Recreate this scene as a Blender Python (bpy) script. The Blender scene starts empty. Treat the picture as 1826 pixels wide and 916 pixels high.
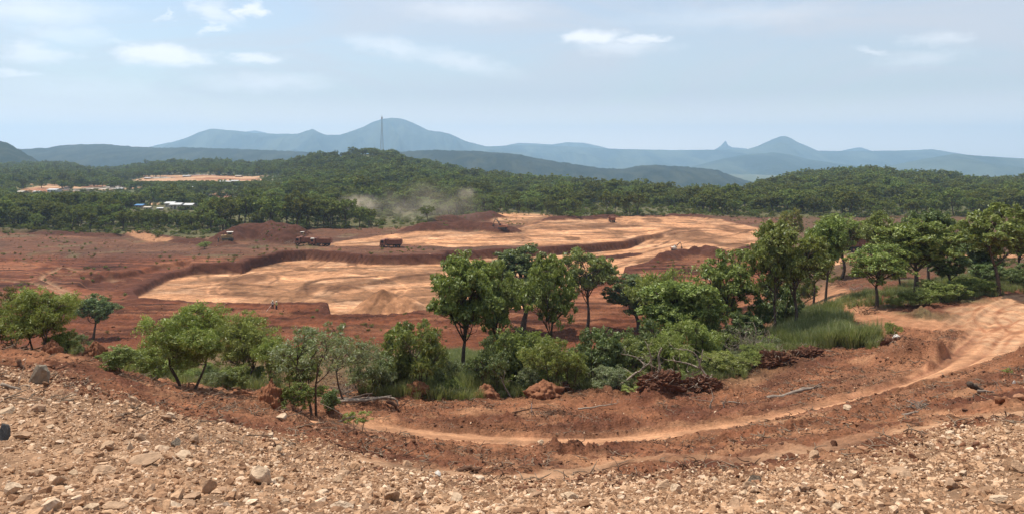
import bpy, bmesh, math, random
import numpy as np
from mathutils import Vector, Matrix

random.seed(7)
S = bpy.context.scene
COL = S.collection
R = math.radians

# ------------------------------------------------------------------ camera, sky, sun, exposure
F, CX, HY = 1304.0, 913.0, 272.0          # focal length in photo pixels, centre column, horizon row
cam = bpy.data.objects.new('camera', bpy.data.cameras.new('camera'))
COL.objects.link(cam)
cam.data.sensor_width = 36.0
cam.data.lens = 36.0 * F / 1826.0
cam.data.shift_y = -(458.0 - HY) / 1826.0
cam.rotation_euler = (R(90), 0, 0)
cam.data.clip_start = 0.2
cam.data.clip_end = 60000
S.camera = cam

SUN_EL, SUN_AZ = 66.0, -58.0               # degrees; azimuth from +Y (view direction) towards +X
S.view_settings.view_transform = 'Standard'
S.view_settings.look = 'None'
S.view_settings.exposure = 0.15
S.view_settings.gamma = 1.0
S.view_settings.use_curve_mapping = False
S.render.engine = 'CYCLES'
cy = S.cycles
cy.use_denoising = True
cy.max_bounces = 6
cy.diffuse_bounces = 3
cy.glossy_bounces = 1
cy.transmission_bounces = 3
cy.volume_bounces = 2
cy.transparent_max_bounces = 8
cy.volume_step_rate = 1.0
cy.volume_max_steps = 128
cy.caustics_reflective = False
cy.caustics_refractive = False

sun = bpy.data.objects.new('sun', bpy.data.lights.new('sun', 'SUN'))
COL.objects.link(sun)
sun.data.energy = 5.0
sun.data.angle = R(0.5)
sun.data.color = (1.0, 0.94, 0.84)
_sd = Vector((math.sin(R(SUN_AZ)) * math.cos(R(SUN_EL)), math.cos(R(SUN_AZ)) * math.cos(R(SUN_EL)), math.sin(R(SUN_EL))))
sun.rotation_euler = _sd.to_track_quat('Z', 'Y').to_euler()
sun.location = (0, 0, 300)


class NT:
    """small helper round a node tree"""
    def __init__(self, tree):
        self.t = tree
        tree.nodes.clear()

    def n(self, typ, **kw):
        nd = self.t.nodes.new(typ)
        for k, v in kw.items():
            setattr(nd, k, v)
        return nd

    def l(self, a, b):
        self.t.links.new(a, b)

    def val(self, sock, v):
        if isinstance(v, bpy.types.NodeSocket):
            self.l(v, sock)
        else:
            sock.default_value = v

    def math(self, op, a, b=None, c=None, clamp=False):
        m = self.n('ShaderNodeMath', operation=op, use_clamp=clamp)
        self.val(m.inputs[0], a)
        if b is not None:
            self.val(m.inputs[1], b)
        if c is not None:
            self.val(m.inputs[2], c)
        return m.outputs[0]

    def mix(self, f, a, b, blend='MIX'):
        m = self.n('ShaderNodeMix', data_type='RGBA', blend_type=blend)
        self.val(m.inputs[0], f)
        for i, v in ((6, a), (7, b)):
            if isinstance(v, bpy.types.NodeSocket):
                self.l(v, m.inputs[i])
            else:
                m.inputs[i].default_value = (v[0], v[1], v[2], 1)
        return m.outputs[2]

    def noise(self, vec, scale, detail=3.0, rough=0.55, dist=0.0, dim='3D'):
        k = self.n('ShaderNodeTexNoise', noise_dimensions=dim)
        if vec is not None:
            self.l(vec, k.inputs['Vector'])
        k.inputs['Scale'].default_value = scale
        k.inputs['Detail'].default_value = detail
        k.inputs['Roughness'].default_value = rough
        k.inputs['Distortion'].default_value = dist
        return k.outputs['Fac']

    def ramp(self, f, stops):
        r = self.n('ShaderNodeValToRGB')
        self.l(f, r.inputs[0])
        e = r.color_ramp.elements
        while len(e) < len(stops):
            e.new(0.5)
        for q, (p, c) in zip(e, stops):
            q.position = p
            q.color = (c[0], c[1], c[2], 1) if not isinstance(c, (int, float)) else (c, c, c, 1)
        return r.outputs[0]

    def mapr(self, v, a, b, c=0.0, d=1.0, smooth=True):
        m = self.n('ShaderNodeMapRange', interpolation_type='SMOOTHSTEP' if smooth else 'LINEAR')
        self.val(m.inputs[0], v)
        for i, x in enumerate((a, b, c, d)):
            m.inputs[i + 1].default_value = x
        return m.outputs[0]


W = bpy.data.worlds.new('World')
S.world = W
W.use_nodes = True
wt = NT(W.node_tree)
sky = wt.n('ShaderNodeTexSky', sky_type='NISHITA')
sky.sun_disc = False
sky.sun_elevation = R(SUN_EL)
sky.sun_rotation = R(SUN_AZ)
sky.altitude = 300
sky.air_density = 1.2
sky.dust_density = 1.5
sky.ozone_density = 1.6
tc = wt.n('ShaderNodeTexCoord')
sx = wt.n('ShaderNodeSeparateXYZ')
wt.l(tc.outputs['Generated'], sx.inputs[0])
AZ = wt.math('ARCTAN2', sx.outputs[0], sx.outputs[1])
EL = wt.math('ARCSINE', sx.outputs[2])
cmb = wt.n('ShaderNodeCombineXYZ')
wt.l(AZ, cmb.inputs[0])
wt.l(EL, cmb.inputs[1])
# thin high veil: stretched noise laid on the sky vault
mp = wt.n('ShaderNodeMapping')
wt.l(cmb.outputs[0], mp.inputs[0])
mp.inputs['Scale'].default_value = (2.2, 9.0, 1)
mp.inputs['Rotation'].default_value = (0, 0, R(-6))
veil_n = wt.noise(mp.outputs[0], 1.3, 9, 0.62, 0.8, '2D')
veil = wt.mapr(veil_n, 0.30, 0.70)
low = wt.mapr(EL, 0.02, 0.30, 1.0, 0.0, False)
# more veil to the right of the photo, bluer to the upper left
side = wt.mapr(AZ, -0.50, 0.15, 0.0, 1.0)
veil_f = wt.math('MULTIPLY_ADD', veil, 0.52, wt.math('MULTIPLY_ADD', side, 0.30, wt.math('MULTIPLY', low, 0.10)), clamp=True)
VEIL_C = (4.7, 4.8, 5.2)
skyb = wt.mix(veil_f, sky.outputs[0], VEIL_C)
hor = wt.mapr(EL, 0.0, 0.085, 0.8, 0.0)
skyb = wt.mix(0.14, skyb, (4.9, 4.8, 5.2))
skyc = wt.mix(hor, skyb, (12.5, 10.8, 9.8))


def blob(az, el, ra, re, soft, tilt=0.0):
    """one soft cloud at azimuth/elevation (radians), radii ra, re"""
    m = wt.n('ShaderNodeMapping', vector_type='TEXTURE')
    wt.l(wcmb, m.inputs[0])
    m.inputs['Location'].default_value = (az, el, 0)
    m.inputs['Rotation'].default_value = (0, 0, tilt)
    m.inputs['Scale'].default_value = (ra, re, 1)
    ln = wt.n('ShaderNodeVectorMath', operation='LENGTH')
    wt.l(m.outputs[0], ln.inputs[0])
    return wt.mapr(ln.outputs['Value'], 1.0, 1.0 - soft, 0.0, 1.0)


# warp the coordinates so the clouds get ragged edges
nw = wt.n('ShaderNodeTexNoise', noise_dimensions='2D')
mp2 = wt.n('ShaderNodeMapping')
wt.l(cmb.outputs[0], mp2.inputs[0])
mp2.inputs['Scale'].default_value = (1.0, 2.2, 1)
wt.l(mp2.outputs[0], nw.inputs['Vector'])
nw.inputs['Scale'].default_value = 22
nw.inputs['Detail'].default_value = 6
nw.inputs['Roughness'].default_value = 0.62
vs = wt.n('ShaderNodeVectorMath', operation='SUBTRACT')
wt.l(nw.outputs['Color'], vs.inputs[0])
vs.inputs[1].default_value = (0.5, 0.5, 0.5)
vm = wt.n('ShaderNodeVectorMath', operation='MULTIPLY')
wt.l(vs.outputs[0], vm.inputs[0])
vm.inputs[1].default_value = (0.085, 0.020, 0.0)
va = wt.n('ShaderNodeVectorMath', operation='ADD')
wt.l(cmb.outputs[0], va.inputs[0])
wt.l(vm.outputs[0], va.inputs[1])
wcmb = va.outputs[0]


def ae(px, py):
    u, v = (px - CX) / F, (HY - py) / F
    return math.atan2(u, 1.0), math.asin(v / math.sqrt(1 + u * u + v * v))


CLOUDS = [  # px, py, half width px, half height px, softness, strength, tilt
    (292, 98, 92, 24, 0.8, 0.95, 0.02), (455, 104, 70, 13, 0.8, 0.75, 0.02), (385, 20, 60, 26, 1.0, 0.6, -0.3),
    (445, 18, 30, 22, 0.9, 0.8, 0.5), (375, 50, 26, 18, 1.0, 0.6, 0.7), (302, 28, 9, 20, 1.0, 0.45, -0.4),
    (55, 92, 60, 24, 0.9, 0.6, 0.0), (25, 132, 34, 13, 0.9, 0.7, 0.0), (60, 20, 150, 36, 1.0, 0.55, 0.05),
    (120, 60, 90, 20, 1.0, 0.35, 0.0), (200, 75, 60, 9, 1.0, 0.3, 0.0),
    (470, 148, 150, 26, 1.0, 0.5, 0.03), (150, 160, 200, 30, 1.0, 0.35, 0.0), (700, 85, 110, 26, 1.0, 0.5, -0.15),
    (820, 110, 150, 26, 1.0, 0.5, -0.2), (840, 20, 180, 30, 1.0, 0.4, 0.0),
    (1060, 68, 72, 20, 0.8, 0.9, 0.0), (1150, 72, 70, 12, 0.8, 0.8, 0.0), (1110, 84, 120, 22, 1.0, 0.5, 0.0),
    (1560, 92, 60, 8, 1.0, 0.5, -0.15), (1680, 68, 60, 18, 1.0, 0.45, 0.0), (1640, 105, 90, 20, 1.0, 0.35, 0.1),
    (1300, 30, 260, 30, 1.0, 0.25, 0.0)]
acc = None
for (cx_, cy_, rw, rh, so, st, ti) in CLOUDS:
    a_, e_ = ae(cx_, cy_)
    b_ = wt.math('MULTIPLY', blob(a_, e_, rw / F, rh / F, so, ti), st)
    acc = b_ if acc is None else wt.math('MAXIMUM', acc, b_)
skyc2 = wt.mix(acc, skyc, (7.6, 7.6, 7.8))
bg = wt.n('ShaderNodeBackground')
wt.l(skyc2, bg.inputs[0])
bg.inputs[1].default_value = 0.135
wo = wt.n('ShaderNodeOutputWorld')
wt.l(bg.outputs[0], wo.inputs[0])


# ------------------------------------------------------------------ helpers: noise, polygons, meshes
def _h(ix, iy, seed):
    a = (ix.astype(np.int64) * 374761393 + iy.astype(np.int64) * 668265263 + seed * 974634777) & 0xffffffff
    a = ((a ^ (a >> 13)) * 1274126177) & 0xffffffff
    a = a ^ (a >> 16)
    return (a & 0xffff).astype(np.float32) / 65535.0


def vnoise(x, y, seed=0):
    ix, iy = np.floor(x), np.floor(y)
    fx, fy = x - ix, y - iy
    fx = fx * fx * (3 - 2 * fx)
    fy = fy * fy * (3 - 2 * fy)
    a = _h(ix, iy, seed)
    b = _h(ix + 1, iy, seed)
    c = _h(ix, iy + 1, seed)
    d = _h(ix + 1, iy + 1, seed)
    return (a + (b - a) * fx) * (1 - fy) + (c + (d - c) * fx) * fy


def fbm(x, y, scale, octv=4, seed=0, gain=0.5):
    """-1..1"""
    s, amp, tot = 0.0, 1.0, 0.0
    x, y = x / scale, y / scale
    for o in range(octv):
        s = s + amp * (vnoise(x, y, seed + o * 17) * 2 - 1)
        tot += amp
        amp *= gain
        x, y = x * 2.03 + 11.3, y * 2.03 - 7.7
    return s / tot


def sstep(a, b, x):
    t = np.clip((x - a) / (b - a), 0, 1)
    return t * t * (3 - 2 * t)


def poly_sd(poly, x, y):
    """signed distance to polygon, negative inside"""
    P = np.asarray(poly, dtype=np.float64)
    best = np.full(x.shape, 1e18)
    inside = np.zeros(x.shape, bool)
    n = len(P)
    for i in range(n):
        ax, ay = P[i]
        bx, by = P[(i + 1) % n]
        ex, ey = bx - ax, by - ay
        L = ex * ex + ey * ey + 1e-12
        t = np.clip(((x - ax) * ex + (y - ay) * ey) / L, 0, 1)
        dx, dy = x - ax - t * ex, y - ay - t * ey
        best = np.minimum(best, dx * dx + dy * dy)
        c = ((ay > y) != (by > y))
        if abs(by - ay) > 1e-12:
            c &= (x < (bx - ax) * (y - ay) / (by - ay) + ax)
            inside ^= c
    d = np.sqrt(best)
    return np.where(inside, -d, d)


def line_sd(line, x, y):
    """(distance, signed side distance, arc length) to a polyline"""
    P = np.asarray(line, dtype=np.float64)
    best = np.full(x.shape, 1e18)
    side = np.zeros(x.shape)
    arc = np.zeros(x.shape)
    acc_ = 0.0
    for i in range(len(P) - 1):
        ax, ay = P[i]
        bx, by = P[i + 1]
        ex, ey = bx - ax, by - ay
        L = math.hypot(ex, ey) + 1e-9
        t = np.clip(((x - ax) * ex + (y - ay) * ey) / (L * L), 0, 1)
        dx, dy = x - ax - t * ex, y - ay - t * ey
        q = dx * dx + dy * dy
        m = q < best
        best = np.where(m, q, best)
        side = np.where(m, (ex * dy - ey * dx) / L, side)
        arc = np.where(m, acc_ + t * L, arc)
        acc_ += L
    return np.sqrt(best), side, arc


def smooth_line(pts, n=6):
    """Catmull-Rom through pts"""
    P = [np.array(p, float) for p in pts]
    P = [2 * P[0] - P[1]] + P + [2 * P[-1] - P[-2]]
    out = []
    for i in range(1, len(P) - 2):
        for k in range(n):
            t = k / n
            a, b, c, d = P[i - 1], P[i], P[i + 1], P[i + 2]
            out.append(0.5 * (2 * b + (c - a) * t + (2 * a - 5 * b + 4 * c - d) * t * t + (3 * b - a - 3 * c + d) * t ** 3))
    out.append(P[-2])
    return [tuple(p) for p in out]


class MB:
    """collects vertices and faces, builds one mesh"""
    def __init__(self):
        self.v, self.f, self.m, self.nv = [], [], [], 0

    def add(self, verts, faces, mat=0):
        verts = np.asarray(verts, dtype=np.float32).reshape(-1, 3)
        faces = np.asarray(faces, dtype=np.int32)
        self.v.append(verts)
        self.f.append(faces + self.nv)
        self.m.append(np.full(len(faces), mat, np.int32))
        self.nv += len(verts)
        return self

    def tube(self, pts, radii, sides=6, mat=0):
        P = np.asarray(pts, float)
        n = len(P)
        T = np.gradient(P, axis=0)
        T /= (np.linalg.norm(T, axis=1, keepdims=True) + 1e-9)
        ref = np.array([0, 0, 1.0]) if abs(T[:, 2]).mean() < 0.8 else np.array([1.0, 0, 0])
        A = np.cross(T, ref)
        A /= (np.linalg.norm(A, axis=1, keepdims=True) + 1e-9)
        B = np.cross(T, A)
        r = np.asarray(radii, float).reshape(-1, 1)
        if len(r) == 1:
            r = np.repeat(r, n, 0)
        an = np.arange(sides) * 2 * math.pi / sides
        V = (P[:, None, :] + (A[:, None, :] * np.cos(an)[None, :, None] + B[:, None, :] * np.sin(an)[None, :, None]) * r[:, None, :]).reshape(-1, 3)
        i = np.arange(n - 1)[:, None] * sides
        k = np.arange(sides)[None, :]
        k2 = (k + 1) % sides
        Fq = np.stack([i + k, i + k2, i + sides + k2, i + sides + k], -1).reshape(-1, 4)
        self.add(V, Fq, mat)
        c0 = np.stack([np.zeros(sides - 2, int), np.arange(2, sides), np.arange(1, sides - 1)], -1)
        c1 = (n - 1) * sides + np.stack([np.zeros(sides - 2, int), np.arange(1, sides - 1), np.arange(2, sides)], -1)
        self.nv -= len(V)
        self.f.append(np.concatenate([c0, c1]).astype(np.int32) + self.nv)
        self.m.append(np.full(2 * (sides - 2), mat, np.int32))
        self.nv += len(V)
        return self

    def box(self, x0, x1, y0, y1, z0, z1, mat=0, taper=0.0, M=None):
        t = taper
        V = np.array([(x0, y0, z0), (x1, y0, z0), (x1, y1, z0), (x0, y1, z0),
                      (x0 + t, y0 + t, z1), (x1 - t, y0 + t, z1), (x1 - t, y1 - t, z1), (x0 + t, y1 - t, z1)], float)
        if M is not None:
            V = np.array([M @ Vector(q) for q in V])
        return self.add(V, [(0, 3, 2, 1), (4, 5, 6, 7), (0, 1, 5, 4), (1, 2, 6, 5), (2, 3, 7, 6), (3, 0, 4, 7)], mat)

    def prism(self, prof, y0, y1, mat=0):
        """profile in x-z, extruded along y"""
        n = len(prof)
        V = [(x, y0, z) for x, z in prof] + [(x, y1, z) for x, z in prof]
        self.add(V, [(i, (i + 1) % n, n + (i + 1) % n, n + i) for i in range(n)], mat)
        self.nv -= len(V)
        for seq in (list(range(n))[::-1], [n + i for i in range(n)]):
            self.f.append(np.array([(seq[0], seq[i], seq[i + 1]) for i in range(1, n - 1)], np.int32) + self.nv)
            self.m.append(np.full(n - 2, mat, np.int32))
        self.nv += len(V)
        return self

    def leaves(self, C, N, L, Wd, rng, mat=0):
        """diamond leaves: centre, normal, length, width"""
        n = len(C)
        r = rng.normal(size=(n, 3))
        T = np.cross(N, r)
        T /= (np.linalg.norm(T, axis=1, keepdims=True) + 1e-9)
        B = np.cross(N, T)
        L = np.reshape(L, (-1, 1))
        Wd = np.reshape(Wd, (-1, 1))
        V = np.stack([C - T * L, C + B * Wd - T * L * 0.15, C + T * L, C - B * Wd - T * L * 0.15], 1).reshape(-1, 3)
        i = np.arange(n)[:, None] * 4
        self.add(V, i + np.arange(4)[None, :], mat)
        return self

    def mesh(self, name, mats, smooth=False):
        me = bpy.data.meshes.new(name)
        V = np.concatenate(self.v).astype(np.float32)
        me.vertices.add(len(V))
        me.vertices.foreach_set('co', V.ravel())
        tot = np.concatenate([np.full(len(f), f.shape[1], np.int32) for f in self.f])
        loops = np.concatenate([f.ravel() for f in self.f]).astype(np.int32)
        me.loops.add(len(loops))
        me.loops.foreach_set('vertex_index', loops)
        me.polygons.add(len(tot))
        st = np.concatenate([[0], np.cumsum(tot)[:-1]]).astype(np.int32)
        me.polygons.foreach_set('loop_start', st)
        try:
            me.polygons.foreach_set('loop_total', tot)
        except Exception:
            pass
        if not isinstance(mats, (list, tuple)):
            mats = [mats]
        for m in mats:
            me.materials.append(m)
        me.polygons.foreach_set('material_index', np.concatenate(self.m))
        me.polygons.foreach_set('use_smooth', np.full(len(tot), smooth))
        me.update(calc_edges=True)
        return me


def obj(name, me, parent=None, loc=None, rot=None, scale=None):
    if isinstance(me, MB):
        raise TypeError
    o = bpy.data.objects.new(name, me)
    COL.objects.link(o)
    o.parent = parent
    if loc is not None:
        o.location = loc
    if rot is not None:
        o.rotation_euler = rot
    if scale is not None:
        o.scale = scale if hasattr(scale, '__len__') else (scale,) * 3
    return o


def tag(o, label=None, cat=None, group=None, kind=None):
    if label:
        o['label'] = label
    if cat:
        o['category'] = cat
    if group:
        o['group'] = group
    if kind:
        o['kind'] = kind
    return o


KIDS = {}


def child(name, me, parent, **kw):
    o = obj(name, me, parent, **kw)
    KIDS.setdefault(parent.name, []).append(o)
    return o


def copy_tree(o, parent=None):
    c = o.copy()
    COL.objects.link(c)
    c.parent = parent
    for ch in KIDS.get(o.name, []):
        d = copy_tree(ch, c)
        KIDS.setdefault(c.name, []).append(d)
    return c


# ------------------------------------------------------------------ the lie of the land
def zz(d, py):
    return -(py - HY) / F * d


_T = {  # photo column -> (distance, height) knots from the camera's foot to the plain
    -900: [(2, -1.9), (5, -2.9), (8.5, -4.2), (20, -6.0), (30, -7.2), (45, -13), (75, -21.5), (118, -31)],
    0: [(2, -1.9), (5, -2.95), (8.5, zz(8.5, 916)), (13, zz(13, 800)), (20, zz(20, 690)), (27, zz(27, 632)), (30, zz(30, 618)), (34, -9.6), (45, -14), (75, -21.5), (118, -31)],
    150: [(2, -1.9), (5, -2.95), (8.5, zz(8.5, 916)), (13, zz(13, 805)), (20, zz(20, 700)), (27, zz(27, 648)), (31, zz(31, 632)), (36, -10.8), (50, -15.5), (80, -23), (118, -31)],
    300: [(2, -1.9), (5, -2.95), (8.5, zz(8.5, 916)), (13, zz(13, 820)), (20, zz(20, 742)), (27, zz(27, 704)), (33, zz(33, 689)), (38, zz(38, 680)), (44, -14), (55, -17.5), (85, -25), (118, -31)],
    450: [(2, -1.9), (5, -2.95), (8.5, zz(8.5, 916)), (13, zz(13, 842)), (20, zz(20, 778)), (27, zz(27, 738)), (33, zz(33, 712)), (40, zz(40, 692)), (50, -16), (62, -19), (90, -26), (118, -31)],
    600: [(2, -1.9), (5, -2.95), (8.5, zz(8.5, 916)), (13, zz(13, 860)), (19, zz(19, 812)), (24, zz(24, 782)), (29, zz(29, 757)), (31.5, zz(31.5, 755)), (34, zz(34, 756)), (37, zz(37, 746)), (42, zz(42, 722)), (50, zz(50, 695)), (62, -18.8), (90, -25.5), (118, -31)],
    750: [(2, -1.9), (5, -2.95), (8.5, zz(8.5, 916)), (13, zz(13, 868)), (18, zz(18, 838)), (23, zz(23, 818)), (28, zz(28, 800)), (31, zz(31, 790)), (34, zz(34, 779)), (36, zz(36, 770)), (39, zz(39, 755)), (44, zz(44, 725)), (50, zz(50, 700)), (60, -18.6), (90, -25.5), (118, -31)],
    900: [(2, -1.9), (5, -2.95), (8.5, zz(8.5, 916)), (13, zz(13, 880)), (17, zz(17, 858)), (21, zz(21, 841)), (26, zz(26, 822)), (30, zz(30, 806)), (33, zz(33, 796)), (36.5, zz(36.5, 780)), (39, zz(39, 766)), (43, zz(43, 745)), (49, zz(49, 715)), (60, -18.8), (90, -25.5), (118, -31)],
    1100: [(2, -1.9), (5, -2.95), (8.5, zz(8.5, 916)), (13, zz(13, 878)), (17, zz(17, 852)), (21, zz(21, 836)), (26, zz(26, 816)), (30, zz(30, 803)), (34, zz(34, 791)), (38, zz(38, 776)), (41, zz(41, 755)), (46, zz(46, 722)), (52, zz(52, 692)), (62, -18.8), (90, -25.5), (118, -31)],
    1300: [(2, -1.9), (5, -2.95), (8.5, zz(8.5, 916)), (12, zz(12, 878)), (16, zz(16, 842)), (20, zz(20, 816)), (25, zz(25, 795)), (30, zz(30, 776)), (35, zz(35, 763)), (39, zz(39, 750)), (42, zz(42, 733)), (47, zz(47, 702)), (54, zz(54, 667)), (63, zz(63, 637)), (80, -21), (118, -31)],
    1500: [(2, -1.9), (5, -2.95), (8.5, zz(8.5, 916)), (12, zz(12, 862)), (16, zz(16, 825)), (20, zz(20, 791)), (25, zz(25, 765)), (30, zz(30, 745)), (36, zz(36, 724)), (41, zz(41, 704)), (46, zz(46, 676)), (52, zz(52, 645)), (58, zz(58, 612)), (66, zz(66, 576)), (74, zz(74, 550)), (95, zz(95, 515)), (118, zz(118, 490)), (150, zz(150, 470)), (200, zz(200, 454)), (250, -31.5)],
    1650: [(2, -1.9), (5, -2.95), (8.5, zz(8.5, 916)), (12, zz(12, 850)), (16, zz(16, 800)), (21, zz(21, 765)), (26, zz(26, 742)), (32, zz(32, 716)), (38, zz(38, 690)), (44, zz(44, 667)), (50, zz(50, 638)), (56, zz(56, 608)), (64, zz(64, 570)), (72, zz(72, 542)), (90, zz(90, 515)), (120, zz(120, 484)), (160, zz(160, 464)), (210, zz(210, 451)), (250, -31.5)],
    1826: [(2, -1.9), (5, -2.95), (8.5, zz(8.5, 916)), (12, zz(12, 822)), (17, zz(17, 762)), (22, zz(22, 736)), (27, zz(27, 708)), (33, zz(33, 672)), (39, zz(39, 636)), (42, zz(42, 622)), (50, zz(50, 622)), (60, zz(60, 582)), (70, zz(70, 545)), (76, zz(76, 522)), (90, zz(90, 500)), (120, zz(120, 478)), (160, zz(160, 460)), (210, zz(210, 449)), (250, -31.5)],
    2800: [(2, -1.9), (5, -2.95), (8.5, -4.2), (17, -6.4), (27, -9), (39, -10.6), (60, -14), (90, -15.7), (160, -23), (250, -31.5)],
}
PXG = np.arange(-900, 2801, 20.0)
LDG = np.linspace(math.log(1.5), math.log(460), 420)


def _table():
    ks = sorted(_T)
    rows = []
    for k in ks:
        kn = _T[k]
        ld = [math.log(a) for a, _ in kn]
        zv = [b for _, b in kn]
        if kn[-1][0] < 130:
            ld.append(math.log(130)); zv.append(-31.5)
        rows.append(np.interp(LDG, ld, zv))
    rows = np.array(rows)
    G = np.array([np.interp(PXG, ks, rows[:, j]) for j in range(rows.shape[1])]).T
    k = np.exp(-0.5 * (np.arange(-5, 6) / 2.0) ** 2)
    k /= k.sum()
    Gp = np.pad(G, ((5, 5), (0, 0)), 'edge')
    G = sum(k[i] * Gp[i:i + G.shape[0]] for i in range(11))
    k = np.exp(-0.5 * (np.arange(-5, 6) / 1.8) ** 2)
    k /= k.sum()
    Gp = np.pad(G, ((0, 0), (5, 5)), 'edge')
    return sum(k[i] * Gp[:, i:i + G.shape[1]] for i in range(11))


ZT = _table()

# wooded country beyond: crest line of the nearest wooded hills (treetop row) and how far off it is
RIDGE = np.array([(-900, 300, 1400), (0, 292, 1400), (100, 288, 1350), (150, 296, 1350), (200, 300, 1350), (260, 291, 1300), (370, 285, 1250), (450, 290, 1150),
                  (520, 283, 1050), (560, 276, 980), (620, 268, 950), (660, 265, 950), (700, 270, 950), (740, 284, 930), (800, 292, 900), (850, 303, 880),
                  (950, 315, 840), (1050, 322, 800), (1100, 328, 760), (1180, 333, 720), (1210, 339, 700), (1330, 337, 720), (1370, 323, 800), (1440, 309, 850),
                  (1500, 303, 850), (1560, 296, 850), (1600, 304, 850), (1640, 308, 850), (1700, 308, 850), (1740, 318, 850), (1826, 315, 900), (2100, 305, 950), (2800, 300, 950)], float)


def H0(x, y):
    """smooth height of the land"""
    x = np.asarray(x, float)
    y = np.maximum(np.asarray(y, float), 1.5)
    px = np.clip(CX + F * x / y, -899, 2799)
    gi = (px + 900) / 20.0
    i = np.clip(gi.astype(int), 0, len(PXG) - 2)
    fi = gi - i
    gj = np.clip((np.log(y) - LDG[0]) / (LDG[1] - LDG[0]), 0, len(LDG) - 1.001)
    j = gj.astype(int)
    fj = gj - j
    z = (ZT[i, j] * (1 - fi) + ZT[i + 1, j] * fi) * (1 - fj) + (ZT[i, j + 1] * (1 - fi) + ZT[i + 1, j + 1] * fi) * fj
    # far country
    D = np.interp(px, RIDGE[:, 0], RIDGE[:, 2])
    pr = np.interp(px, RIDGE[:, 0], RIDGE[:, 1])
    hill = np.exp(-((px - 655) / 230.0) ** 2)
    zr = -(pr + F * 8.5 / D - HY) / F * D
    t = np.clip((y - 380) / (D - 380), 0, 1)
    p = 1.3 + 0.5 * hill
    zf = -31.5 + (zr + 31.5) * t ** p
    dip = -7.0 * np.exp(-((y - 540) / 70.0) ** 2) * sstep(560, 420, px)
    over = np.clip((y - D) / 900.0, 0, 1)
    zf = zf + dip * (t > 0) - (over * over * (3 - 2 * over)) * 75.0
    zf = zf - sstep(2200, 4500, y) * 60
    return z * (y <= 380) + zf * (y > 380)


def cast(px, py, HF=None, dmin=3.0, dmax=3000.0):
    """first point of the land met by the sight line through a photo position"""
    u, s = (px - CX) / F, (py - HY) / F
    d = np.exp(np.linspace(math.log(dmin), math.log(dmax), 2600))
    z = (HF or H0)(u * d, d)
    hit = np.nonzero(z + s * d >= 0)[0]
    k = hit[0] if len(hit) else len(d) - 1
    return u * d[k], d[k]


def flat(px, py, z):
    d = -z * F / (py - HY)
    return ((px - CX) / F * d, d)


PLAT, FLOOR = -31.5, -34.2
pit = [flat(a, b, FLOOR) for a, b in [(236, 531), (262, 518), (300, 498), (345, 488), (432, 487), (446, 478), (505, 466), (545, 463), (600, 466), (670, 471), (738, 471), (790, 470),
       (800, 463), (850, 461), (905, 459), (990, 455), (1060, 449), (1120, 444), (1150, 434), (1250, 424), (1345, 424), (1350, 452)]] \
    + [flat(a, b, PLAT) for a, b in [(1250, 452), (1185, 461), (1112, 474), (1118, 488), (1040, 503), (1000, 537), (940, 549), (860, 552), (780, 553), (690, 556), (592, 557)]] \
    + [flat(588, 541, PLAT), flat(500, 540, PLAT), flat(420, 538, PLAT), flat(330, 536, PLAT), flat(250, 533, PLAT)]
step = [flat(a, b, -32.8) for a, b in [(140, 518), (165, 503), (240, 493), (290, 478), (330, 472), (345, 480), (300, 494), (262, 512), (236, 527), (170, 525)]]
upper = [flat(a, b, PLAT) for a, b in [(575, 439), (600, 431), (680, 420), (760, 411), (860, 414), (905, 411), (985, 391), (1060, 392), (1085, 387), (1180, 385), (1265, 388), (1340, 403),
         (1400, 425), (1400, 446), (1345, 446), (1300, 452), (1200, 447), (1140, 452), (1130, 440), (900, 437), (790, 440), (720, 436), (690, 439)]]
pale = [flat(a, b, PLAT) for a, b in [(872, 379), (975, 382), (986, 386), (935, 402), (880, 398)]]
glimpse = [[flat(a, b, -25) for a, b in q] for q in ([(1465, 436), (1580, 440), (1575, 466), (1500, 474), (1470, 470)], [(1680, 436), (1850, 444), (1900, 470), (1690, 462)])]
track_in = [flat(a, b, PLAT) for a, b in [(226, 411), (245, 416), (262, 424), (290, 431)]]

SUBT = {}


def road_line(pts):
    return smooth_line([cast(a, b) for a, b in pts], 4)


road = road_line([(560, 747), (600, 754), (650, 759), (750, 774), (850, 784), (950, 789), (1050, 788), (1150, 780), (1250, 767), (1350, 750), (1450, 728), (1530, 707), (1600, 689), (1660, 668), (1705, 648), (1740, 625), (1765, 600), (1785, 575), (1815, 550), (1870, 535)])
RW_PX = [560, 650, 760, 900, 1100, 1250, 1400, 1530, 1620, 1680, 1740, 1800, 1870]
RW_W = [0.9, 1.6, 2.4, 2.6, 2.4, 1.8, 1.25, 1.05, 1.2, 1.35, 1.7, 2.4, 3.5]
track2 = road_line([(700, 826), (800, 840), (900, 847), (1000, 842), (1080, 830), (1160, 822), (1260, 818), (1400, 808), (1500, 790), (1600, 772), (1700, 754), (1826, 736), (1950, 720)])
JT = [road_line(l) for l in ([(1745, 645), (1775, 602), (1830, 574)], [(1772, 645), (1802, 604), (1850, 588)], [(1640, 562), (1720, 555), (1790, 560), (1835, 575)],
      [(1560, 574), (1660, 590), (1740, 602), (1785, 590)], [(1690, 548), (1760, 535), (1840, 540)], [(1840, 528), (1772, 545), (1755, 566), (1785, 592)], [(1500, 545), (1580, 572), (1680, 585), (1760, 578)], [(1730, 560), (1790, 548), (1850, 556)])]
branch = road_line([(1820, 560), (1760, 572), (1700, 580), (1640, 577), (1580, 568), (1520, 548), (1480, 525), (1440, 500)])
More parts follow.
